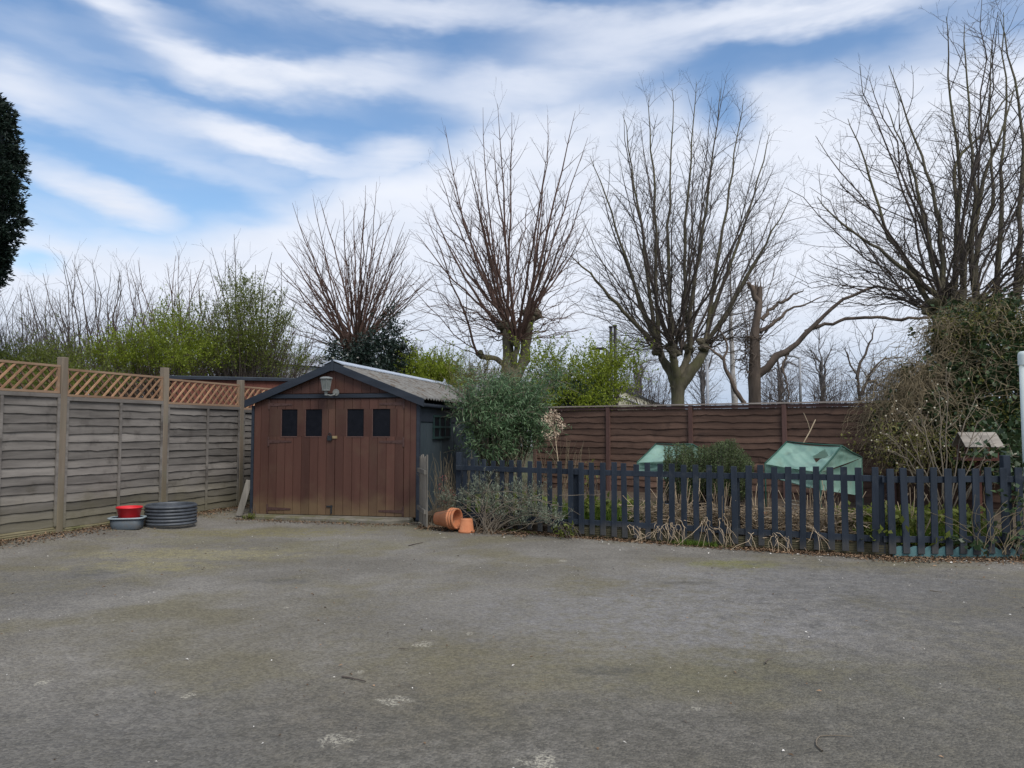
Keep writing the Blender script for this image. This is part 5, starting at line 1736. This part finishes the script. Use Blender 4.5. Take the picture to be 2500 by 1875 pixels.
for i in range(46):
    q_ = 1150 + rg.uniform(-25, 220)
    p0 = P(q_, 1250 + rg.uniform(-50, 25), pick_d(q_) + rg.uniform(-.45, -.1))
    p2 = p0 + np.array((rg.normal(0, .35), rg.uniform(-.35, .05), rg.uniform(-.2, .15)))
    p2[2] = max(p2[2], .03); p0[2] = max(p0[2], .05)
    T.add(bez(p0, (p0 + p2) / 2 + np.array((0, 0, rg.uniform(-.12, .15))), p2, 9, rg, .006), np.linspace(.004, .002, 9), 3)
lv = bpy.data.objects['lavender_bush']
T.build('bare_stem', M['pale_stem'], lv)
rg = np.random.default_rng(76)
shrub('heather_plant', (*P(1085, 1240, 11.3)[:2], .02), [B(1088, 1185, 11.3, 10, 28, 10), B(1096, 1215, 11.2, 13, 18, 12)], 'small dull pink leaved plant beside the garage wall', 'plant', M['leaf_red'], M['pale_stem'], 77, per_m3=1500, leaf=.035, lw=.4, spread=.03, per_clump=10, stems=20, stem_r=.004)
T = Tubes()
for i in range(90):
    p0 = np.array((*P(1100 + rg.normal(0, 20), 1200, 11.6 + rg.uniform(-.2, .3))[:2], .05))
    p2 = p0 + np.array((rg.normal(0, .16), rg.normal(0, .12), rg.uniform(.4, 1.05)))
    T.add(bez(p0, (p0 + p2) / 2 + rg.normal(0, .05, 3), p2, 8, rg, .01), np.linspace(.004, .002, 8), 3)
tag(T.build('dead_stem_clump', M['vine']), 'clump of dry upright stems behind the left end of the pickets by the garage', 'plant')

# rosemary in a black planter
rg = np.random.default_rng(78)
rx0, rx1 = P(1615, 1200, 10.9), P(1840, 1200, 10.5)
ro = thing('rosemary_bush', (*P(1725, 1200, 10.8)[:2], SOIL), 'upright green rosemary bush between the two polythene greenhouses', 'bush')
blocks = []
T = Tubes()
n = 420
for i in range(n):
    f = rg.random()
    px = 1615 + 225 * f ** .75
    top = np.interp(px, [1610, 1650, 1700, 1745, 1790, 1815, 1845], [1104, 1092, 1102, 1094, 1082, 1112, 1138]) + rg.uniform(0, 1) ** 2 * 60 - 10
    dd = 10.8 + rg.normal(0, .25)
    p0 = np.array((*P(1645 + 150 * f ** .75 + rg.normal(0, 14), 1200, dd)[:2], SOIL + .2))
    p2 = P(px, top, dd + rg.normal(0, .15))
    pts = bez(p0, p0 * .3 + p2 * .7 + np.array((0, 0, -.18)), p2, 8, rg, .01)
    T.add(pts, np.linspace(.006, .002, 8), 3)
    L_ = np.linalg.norm(p2 - p0)
    m = 120
    tt = rg.uniform(.30, 1, m)
    c = np.stack([np.interp(tt, np.linspace(0, 1, 8), pts[:, q]) for q in range(3)], 1)
    a = rg.normal(0, 1, (m, 3)) * (1, 1, .3) + np.array((0, 0, .75))
    blocks.append(leaf_arrays(c, a, rg.normal(0, 1, (m, 3)), .042 * rg.uniform(.6, 1.2, m), .009))
leaf_mesh('foliage', blocks, M['leaf_rose'], ro)
T.build('stem', M['twig_dark'], ro)
c = P(1668, 1230, 10.55)
pl = MB().lathe([(0, SOIL - .01), (.20, SOIL - .01), (.25, SOIL + .27), (.27, SOIL + .27), (.27, SOIL + .30), (.24, SOIL + .30), (.22, SOIL + .22), (0, SOIL + .22)], (c[0], 10.75, 0), 32)
tag(pl.build('planter', M['black_plastic'], smooth=True), 'black round planter under the rosemary bush', 'planter')
c = P(1872, 1240, 10.1)
pb = MB().lathe(pot_prof(.085, .115, .23), (c[0], 10.1, SOIL), 32)
tag(pb.build('flower_pot', M['terracotta'], smooth=True), 'terracotta pot standing among straw behind the navy pickets', 'flower pot')
# timber edge of the bed and stacked laths
b = MB()
A_, B_ = np.array((*pick_xy(1410), 0)) + (0.05, .32, 0), np.array((*pick_xy(1640), 0)) + (.05, .32, 0)
b.box(A_ + UP * (SOIL - .02), B_ - A_, np.array((.02, .03, 0)), UP * .10)
tag(b.build('bed_board', M['birdtable']), 'pale sawn board edging the grass bed behind the navy pickets', 'board')
b = MB()
c0 = P(1915, 1235, 9.95)
for k in range(5):
    b.bar(c0 + np.array((-.02 + .008 * k, .02 * k, -.1 + .045 * k)), c0 + np.array((.30, .10 + .02 * k, -.15 + .045 * k)), .012, .04, (0, .1, 1))
tag(b.build('lath_bundle', M['old_grey_wood']), 'small stack of weathered laths below the torn greenhouse', 'laths')

# dried flower stalk by the fence
rg = np.random.default_rng(80)
fs = thing('dried_flower', (*P(1365, 1150, 12.0)[:2], SOIL), 'tall dry flower stalk with feathery beige seed heads against the brown fence', 'plant')
T = Tubes(); heads = []
st = bez(np.array((*P(1366, 1150, 12)[:2], SOIL)), P(1366, 1100, 12), P(1352, 1050, 12), 10, rg, .006)
T.add(st, np.linspace(.010, .006, 10), 5)
for (x, y), f in (((1341, 1015), .98), ((1350, 1012), .98), ((1358, 1015), .98), ((1342, 1030), .9), ((1366, 1026), .85), ((1371, 1040), .75), ((1337, 1062), .6), ((1355, 1060), .7), ((1333, 1022), .95)):
    p, _, _ = at(st, np.ones(10), f)
    e = P(x, y, 12 + rg.uniform(-.1, .1))
    T.add(bez(p, (p + e) / 2 + np.array((0, 0, -.02)), e, 6, rg, .004), np.linspace(.004, .0025, 6), 3); heads.append(e)
T.build('stem', M['straw'], fs)
hh = np.repeat(np.array(heads), 46, 0)
leaf_mesh('seed_head', [leaf_arrays(hh + rg.normal(0, .032, hh.shape), rg.normal(0, 1, hh.shape), rg.normal(0, 1, hh.shape), .040, .014)], M['seedhead'], fs)
T = Tubes()
for i in range(60):
    p0 = np.array((*P(1350 + rg.uniform(-60, 90), 1170, 12 + rg.uniform(-.5, .5))[:2], SOIL))
    p2 = p0 + np.array((rg.normal(0, .22), rg.normal(0, .15), rg.uniform(.6, 1.25)))
    T.add(bez(p0, (p0 + p2) / 2 + rg.normal(0, .06, 3), p2, 8, rg, .01), np.linspace(.004, .002, 8), 3)
tag(T.build('dead_stem_clump', M['vine']), 'sparse clump of thin dark dead stems in front of the brown fence', 'plant')
shrub('spurge_plant', (*P(1435, 1200, 11.0)[:2], SOIL), [B(1432, 1165, 11.0, 14, 34, 14), B(1425, 1200, 10.9, 22, 30, 18), B(1445, 1150, 11.1, 10, 25, 10)], 'leggy yellow green leaved plant just right of the double picket', 'plant', M['leaf_olive'], M['twig_dark'], 81, per_m3=900, leaf=.055, lw=.4, spread=.035, per_clump=9, stems=14, stem_r=.006)
shrub('leafy_weed', (*P(1405, 1300, 10.0)[:2], 0), [B(1385, 1293, 10.1, 20, 14, 14), B(1378, 1300, 10.0, 30, 9, 10)], 'small leafy green weed at the foot of the double picket', 'weed', M['leaf_mid'], M['twig_dark'], 82, per_m3=6000, leaf=.055, lw=.35, spread=.02, per_clump=5, stems=6, stem_r=.004)

# ------------------------------------------------------------------ grass, straw, litter
rg = np.random.default_rng(90)


def blades(n, xy, z0, hgt, wid, lean=.35):
    x, y = xy
    base = np.stack([x, y, np.full(n, z0)], 1)
    dr = np.stack([rg.normal(0, lean, n), rg.normal(0, lean, n), np.ones(n)], 1)
    return leaf_arrays(base, dr, rg.normal(0, 1, (n, 3)), hgt * rg.uniform(.5, 1.2, n), wid, .15)


bl = []
n = 9000
px = rg.uniform(1400, 1720, n); back = rg.uniform(.15, 1.7, n)
xy = np.array([pick_xy(p) for p in px])
bl.append(blades(n, (xy[:, 0] + back * .1, xy[:, 1] + back + .1), SOIL, .26, .011))
n = 7000
px = rg.uniform(2100, 2470, n); back = rg.uniform(.1, 1.3, n); xy = np.array([pick_xy(p) for p in px])
bl.append(blades(n, (xy[:, 0], xy[:, 1] + back), SOIL, .22, .012))
n = 4500
px = rg.uniform(1120, 1400, n); back = rg.uniform(.2, 1.5, n); xy = np.array([pick_xy(p) for p in px])
bl.append(blades(n, (xy[:, 0], xy[:, 1] + back), SOIL, .28, .010))
n = 900
xx = rg.normal(2.24, .13, n); bl.append(blades(n, (xx, np.interp(xx, line_x, line_y) - np.abs(rg.normal(.02, .05, n))), 0, .085, .006, .6))
n = 500
xx = rg.normal(.0, .18, n); bl.append(blades(n, (xx, np.interp(xx, line_x, line_y) - np.abs(rg.normal(.03, .06, n))), 0, .05, .006, .8))
o = leaf_mesh('grass', bl, M['grass_blade'], None); tag(o, kind='stuff')
# broad weeds inside the beds
out = []
for px, back, n in ((2230, .5, 60), (2290, .6, 60), (2180, .7, 50), (2400, .5, 50), (2120, .4, 40), (1500, .6, 20), (1320, .5, 30), (1250, .6, 30), (2340, .9, 50), (1290, .9, 60), (1200, .9, 50), (1460, .5, 40), (1530, .9, 40), (2160, .4, 50), (2260, .35, 60), (2430, .6, 60)):
    x, y = pick_xy(px)
    c = np.stack([rg.normal(x, .14, n), rg.normal(y + back, .16, n), rg.uniform(SOIL + .02, SOIL + .34, n)], 1)
    cc = np.repeat(c, 5, 0)
    out.append(leaf_arrays(cc + rg.normal(0, .03, cc.shape), rg.normal(0, 1, cc.shape) + (0, 0, .2), rg.normal(0, .4, cc.shape) + (0, 0, 1), .085 * rg.uniform(.6, 1.3, len(cc)), .055))
tag(leaf_mesh('ground_cover', out, M['leaf_mid'], None), kind='stuff')
# straw: collapsed dead stalks inside the bed
T = Tubes()
for i in range(1700):
    px = rg.uniform(1545, 2125); x, y = pick_xy(px)
    back = abs(rg.normal(.0, .35)) + .08
    c = np.array((x, y + back, SOIL + .02 + rg.random() ** 1.2 * max(0, .40 - .3 * back)))
    a = rg.uniform(0, 6.28); e = rg.normal(0, .22)
    dr = np.array((math.cos(a), math.sin(a) * .6, e)); L_ = rg.uniform(.15, .42)
    p0, p2 = c - dr * L_ / 2, c + dr * L_ / 2
    lo = y + .045
    for p in (p0, p2):
        p[1] = max(p[1], lo); p[2] = max(p[2], SOIL + .01)
    T.add(bez(p0, (p0 + p2) / 2 + rg.normal(0, .03, 3), p2, 5), np.full(5, rg.uniform(.0035, .0065)), 4)
for i in range(170):       # taller broken stalks
    px = rg.choice([1600, 1660, 1690, 1770, 1775, 1880, 1990, 2005, 2040, 2050, 2250]) + rg.normal(0, 9); x, y = pick_xy(px)
    p0 = np.array((x, y + rg.uniform(.1, .5), SOIL)); p2 = p0 + np.array((rg.normal(0, .14), rg.normal(0, .12), rg.uniform(.25, .75)))
    T.add(bez(p0, (p0 + p2) / 2 + rg.normal(0, .04, 3), p2, 6), np.linspace(.006, .003, 6), 4)
o = T.build('dry_straw', M['straw']); tag(o, kind='stuff')
# dead plants flopping out between the pickets
for j, (px, n, lab) in enumerate(((1545, 5, 'wisp of bleached stalks hanging out near the left end of the straw'), (1600, 8, 'thick tuft of bleached stalks flopped through the pickets onto the asphalt'), (1645, 10, 'widest tangle of bleached stalks spilling through the pickets'),
                                  (1715, 5, 'few bleached stalks poking out between the two large tufts'), (1765, 5, 'forked pale dry branch splayed against the pickets'), (1832, 2, 'single curved bleached stalk hanging outside the pickets'), (1895, 7, 'looped tangle of pale vine stems hanging outside the middle pickets'), (1965, 3, 'thin pale stalks leaning out below the torn greenhouse'))):
    T = Tubes()
    x, y = pick_xy(px)
    rt = thing('dead_plant', (x, y - .05, 0), lab, 'dead plant', 'dead plants hanging through the pickets')
    hz_ = rg.uniform(.08, .26)
    for i in range(n):
        p0 = np.array((x + rg.normal(0, .05), y + .08, SOIL + hz_ * rg.uniform(.5, 1.2)))
        p1 = np.array((x + rg.normal(0, .10), y - rg.uniform(.06, .14), SOIL + hz_ * rg.uniform(.9, 1.7)))
        p2 = np.array((x + rg.normal(0, .13), y - rg.uniform(.05, .16), max(.012, rg.normal(.06, .06))))
        T.add(bez(p0, p1, p2, 10, rg, .012), np.linspace(.0042, .002, 10), 4)
        if rg.random() < .5:
            q = bez(p0, p1, p2, 10)[6]
            e = np.array((q[0] + rg.normal(0, .12), q[1] - rg.uniform(0, .08), .014))
            T.add(bez(q, (q + e) / 2 + rg.normal(0, .02, 3), e, 6), np.linspace(.004, .002, 6), 3)
    T.build('stalk', M['straw'], rt)
# leaf litter
out = []


def litter(n, x, y, z, size):
    c = np.stack([x, y, z], 1)
    dr = np.stack([rg.normal(0, 1, n), rg.normal(0, 1, n), rg.normal(0, .25, n)], 1)
    out.append(leaf_arrays(c, dr, rg.normal(0, .35, (n, 3)) + (0, 0, 1), size * rg.uniform(.4, 1.3, n), size * .5 * rg.uniform(.4, 1.2, n), .18))


n = 7000
x = rg.uniform(-1.0, 6.2, n); off = np.abs(rg.normal(0, .11, n)) * (1 + .6 * (x > 3.8))
y = np.interp(x, line_x, line_y) + .03 - off; litter(n, x, y, .006 + .03 * np.exp(-off / .06) * rg.random(n), .042)
n = 1500
x = rg.uniform(-1.35, 0.2, n); y = np.interp(x, [-1.35, .2], [11.35, 10.55]) - np.abs(rg.normal(0, .16, n)); litter(n, x, y, .006 + .02 * rg.random(n), .045)
n = 5200
s = rg.uniform(-1.6, 2.7, n); w = np.abs(rg.normal(0, .20, n)) + .03
p = P1[None] + FSTEP[None] * s[:, None] + FN[None] * w[:, None]; litter(n, p[:, 0], p[:, 1], gz(p[:, 0], p[:, 1]) + .008 + .02 * rg.random(n), .040)
n = 900
u = rg.uniform(-.2, 3.1, n); w = np.abs(rg.normal(0, .13, n)); cs, sn = math.cos(GA), math.sin(GA)
v = np.interp(u, [-.2, 0, 1.9, 2.45, 2.8, 3.1], [-.16, -.2, -.36, -.42, -.2, -.1]) - w
x = GL[0] + cs * u - sn * v; y = GL[1] + sn * u + cs * v; litter(n, x, y, np.full(n, .010) + gz(x, y), .035)
n = 420
x = rg.uniform(-6, 6, n); y = 3.0 + rg.random(n) ** .8 * 7.5; ok = y < np.interp(x, line_x, line_y) - .1
litter(n, x, y, np.where(ok, gz(x, y) + .007, .004), .026)
tag(leaf_mesh('leaf_litter', out, M['litter'], None), kind='stuff')
out = []
n = 330
x = rg.uniform(-6, 6.5, n); y = 2.9 + rg.random(n) * 7.5
litter(n, x, y, gz(x, y) + .008, .020)
n = 160
x = rg.uniform(-1.2, 5.5, n); y = np.interp(x, line_x, line_y) - np.abs(rg.normal(0, .45, n)); litter(n, x, y, np.full(n, .009), .03)
o = leaf_mesh('petal_flakes', out, M['flake'], None); tag(o, kind='stuff')
# fallen twigs
for px0, py0, px1, py1, bend, r, lab in ((835, 1652, 893, 1664, .02, .006, 'short brown twig lying in the left foreground of the asphalt'), (2008, 1834, 2082, 1799, .12, .004, 'thin curved pale twig lying in the right foreground of the asphalt'),
                                         (998, 1332, 1034, 1324, .01, .006, 'dark twig on the asphalt in front of the terracotta pots'), (1870, 1620, 1888, 1606, .02, .004, 'small twig in the middle of the right half of the asphalt'),
                                         (1593, 1441, 1620, 1440, .01, .004, 'short straight twig on the pale worn patch of asphalt'), (973, 1583, 998, 1585, .01, .003, 'tiny twig beside the lichen spot in the middle of the asphalt'), (2270, 1442, 2300, 1446, .01, .004, 'pale straight twig near the right end of the picket fence')):
    a, c = G(px0, py0, .008), G(px1, py1, .008)
    m_ = (a + c) / 2 + np.array((-bend, bend * 1.2, .006))
    T = Tubes(); T.add(bez(a, m_, c, 8, rg, .002) * (1, 1, 0) + (0, 0, .009), np.linspace(r, r * .5, 8), 6)
    tag(T.build('twig', M['twig_dark'] if 'pale' not in lab else M['pale_stem']), lab, 'twig', 'fallen twigs')

# weeds at the foot of the garage
shrub('leafy_weed', gworld(.05, -.22, 0), [((*gworld(.10, -.20, 0)[:2], .03), (.13, .06, .04))], 'low green weed at the left foot of the garage doors', 'weed', M['leaf_mid'], M['twig_dark'], 83, per_m3=40000, leaf=.04, lw=.4, spread=.012, per_clump=4, stems=4, stem_r=.003)

# ------------------------------------------------------------------ buildings and lamps beyond
sh = thing('shed', (*P(560, 1000, 17)[:2], 0), 'low red brown shed with flat dark felt roof behind the left fence', 'shed')
A_, B_ = P(392, 916, 16.6), P(752, 910, 17.6)
ax_ = unit((B_ - A_) * (1, 1, 0)); pr = np.array((-ax_[1], ax_[0], 0))
A0, LL = A_ * (1, 1, 0), float(np.linalg.norm((B_ - A_) * (1, 1, 0)))
zt = A_[2]
b = MB(); b.box(A0 + UP * (zt - .06), ax_ * LL, pr * 2.4, UP * .06); b.build('roof', M['felt'], sh, bevel=.01)
b = MB(); b.box(A0 - pr * .015 + UP * (zt - .075), ax_ * LL, pr * .013, UP * .06); b.build('fascia', M['navy_trim'], sh)
b = MB()
q0 = A0 + ax_ * .22 + pr * .06
n = int((LL - .4) / .14)
for k in range(n): b.box(q0 + ax_ * (.14 * k + .002), ax_ * .136, pr * .03, UP * (zt - .062))
b.box(q0 + pr * .03, ax_ * (LL - .42), pr * 1.9, UP * (zt - .065))
b.build('wall', M['shed_wood'], sh)


def gable_block(name, a, b_, depth, eave, ridge, wall, roof, label, cat, trim=None):
    """block whose gable end a-b faces the camera"""
    a = np.array(a, float) * (1, 1, 0); b_ = np.array(b_, float) * (1, 1, 0)
    t = thing(name, a, label, cat)
    ax = b_ - a; L = np.linalg.norm(ax); ax = ax / L; pr = np.array((-ax[1], ax[0], 0))
    m_ = MB(); m_.prism([a, b_, b_ + UP * eave, a + ax * L / 2 + UP * ridge, a + UP * eave], pr * depth); m_.build('wall', wall, t)
    for sg in (0, 1):
        e = (a if sg == 0 else b_) + UP * eave; r = a + ax * L / 2 + UP * ridge
        ov = (e - r) / np.linalg.norm(e - r) * .4
        m_ = MB(); m_.prism([r + UP * .01, r + UP * .08, e + ov + UP * .08, e + ov + UP * .01], pr * (depth + .6)); ob = m_.build('roof', roof, t)
        for v in ob.data.vertices: v.co -= Vector(pr * .06)
        if trim:
            m_ = MB(); m_.prism([r - UP * .35, r - UP * .25, e - UP * .25, e - UP * .35], -pr * .05); m_.build('trim', trim, t)
    return t


ra = P(1400, 1000, 36); rb_ = P(1640, 1000, 36)
gable_block('house', (X0_ := P(1370, 1000, 36)), P(1645, 990, 36), 12, 1.42 + (1048 - 1003) * 36 / 1880, 1.42 + (1048 - 948) * 36 / 1880, M['cream'], M['felt'], 'cream gabled house end showing just above the brown fence', 'house', M['white_trim'])
# long grey warehouse roofs
for a, b_, d0, d1_, lab in (((690, 838), (1010, 868), 55, 62, 'pale grey sloping warehouse roof behind the holly bush'), ((1120, 880), (1560, 905), 60, 66, 'pale grey warehouse roof behind the forked pollarded tree')):
    A_ = P(a[0], a[1], d0); B_ = P(b_[0], b_[1], d1_)
    t = thing('warehouse', A_ * (1, 1, 0), lab, 'warehouse')
    ax = unit((B_ - A_) * (1, 1, 0)); pr = np.array((-ax[1], ax[0], 0))
    m_ = MB(); LL = float(np.linalg.norm((B_ - A_) * (1, 1, 0)))
    A0 = A_ * (1, 1, 0); B0 = B_ * (1, 1, 0)
    m_.prism([A0, A0 + pr * 12, A0 + pr * 12 + UP * (A_[2] - 1.2), A0 + UP * (A_[2] - 1.6)], ax * LL); m_.build('wall', M['grey_roof'], t)
    m_ = MB()
    e0, e1 = A0 - pr * .3 + UP * (A_[2] - 1.5), B0 - pr * .3 + UP * (B_[2] - 1.5)
    m_.add([e0, e1, B0 + pr * 6 + UP * B_[2], A0 + pr * 6 + UP * A_[2], B0 + pr * 12.3 + UP * (B_[2] - 1.4), A0 + pr * 12.3 + UP * (A_[2] - 1.4)], [(0, 1, 2, 3), (3, 2, 4, 5)])
    m_.build('roof', M['grey_roof'], t)


def lamp(px, top, d, r, arm, label, mt, rt=None):
    x, y = P(px, 1000, d)[:2]
    z = P(px, top, d)[2]
    t = thing('street_lamp', (x, y, 0), label, 'street lamp')
    b = MB(); b.tube([(x, y, 0), (x, y, z * .45)], r * 1.5, 10); b.tube([(x, y, z * .45), (x, y, z)], r, 10); b.build('pole', mt, t, smooth=True)
    if arm:
        b = MB(); b.tube([(x, y, z - .05), (x + arm * .35, y, z + .05), (x + arm, y, z + .08)], r * .8, 8); b.build('arm', mt, t, smooth=True)
        b = MB()
        sx = math.copysign(1, arm)
        b.prism([(x + arm - sx * .1, y - .14, z + .04), (x + arm + sx * .55, y - .10, z + .02), (x + arm + sx * .55, y - .10, z + .12), (x + arm - sx * .1, y - .14, z + .16)], (0, .26, 0)); b.build('lamp_head', mt, t, bevel=.03)
    return t


lamp(1484, 856, 36, .08, -.25, 'black street lamp with short head beside the twin black poles', M['lamp_black'])
lamp(1955, 872, 34, .06, -.75, 'slim grey street lamp with curved arm right of the dead trunk', M['lamp_grey'])
lamp(2117, 908, 60, .06, -.7, 'far grey street lamp seen through the small bare tree at the right', M['lamp_grey'])
for px, top, lab in ((1493, 800, 'left one of the twin tall black poles behind the bright hedge'), (1503, 797, 'right one of the twin tall black poles behind the bright hedge')):
    x, y = P(px, 1000, 34)[:2]; z = P(px, top, 34)[2]
    t = thing('pole', (x, y, 0), lab, 'pole', 'twin black poles')
    b = MB(); b.tube([(x, y, 0), (x, y, z)], .075, 10); b.build('shaft', M['lamp_black'], t, smooth=True)
    b = MB(); b.tube([(x, y, z), (x, y, z + .06)], .10, 10); b.build('cap', M['lamp_black'], t)
x, y = P(1728, 1000, 45)[:2]; z = P(1728, 880, 45)[2]
t = thing('pole', (x, y, 0), 'plain pale grey pole right of the goblet tree trunk', 'pole')
b = MB(); b.tube([(x, y, 0), (x, y, z)], .08, 10); b.build('shaft', M['lamp_grey'], t, smooth=True)
b = MB(); b.lathe([(.1, z), (.1, z + .08), (.03, z + .14), (0, z + .14)], (x, y, 0), 10); b.build('cap', M['lamp_grey'], t)
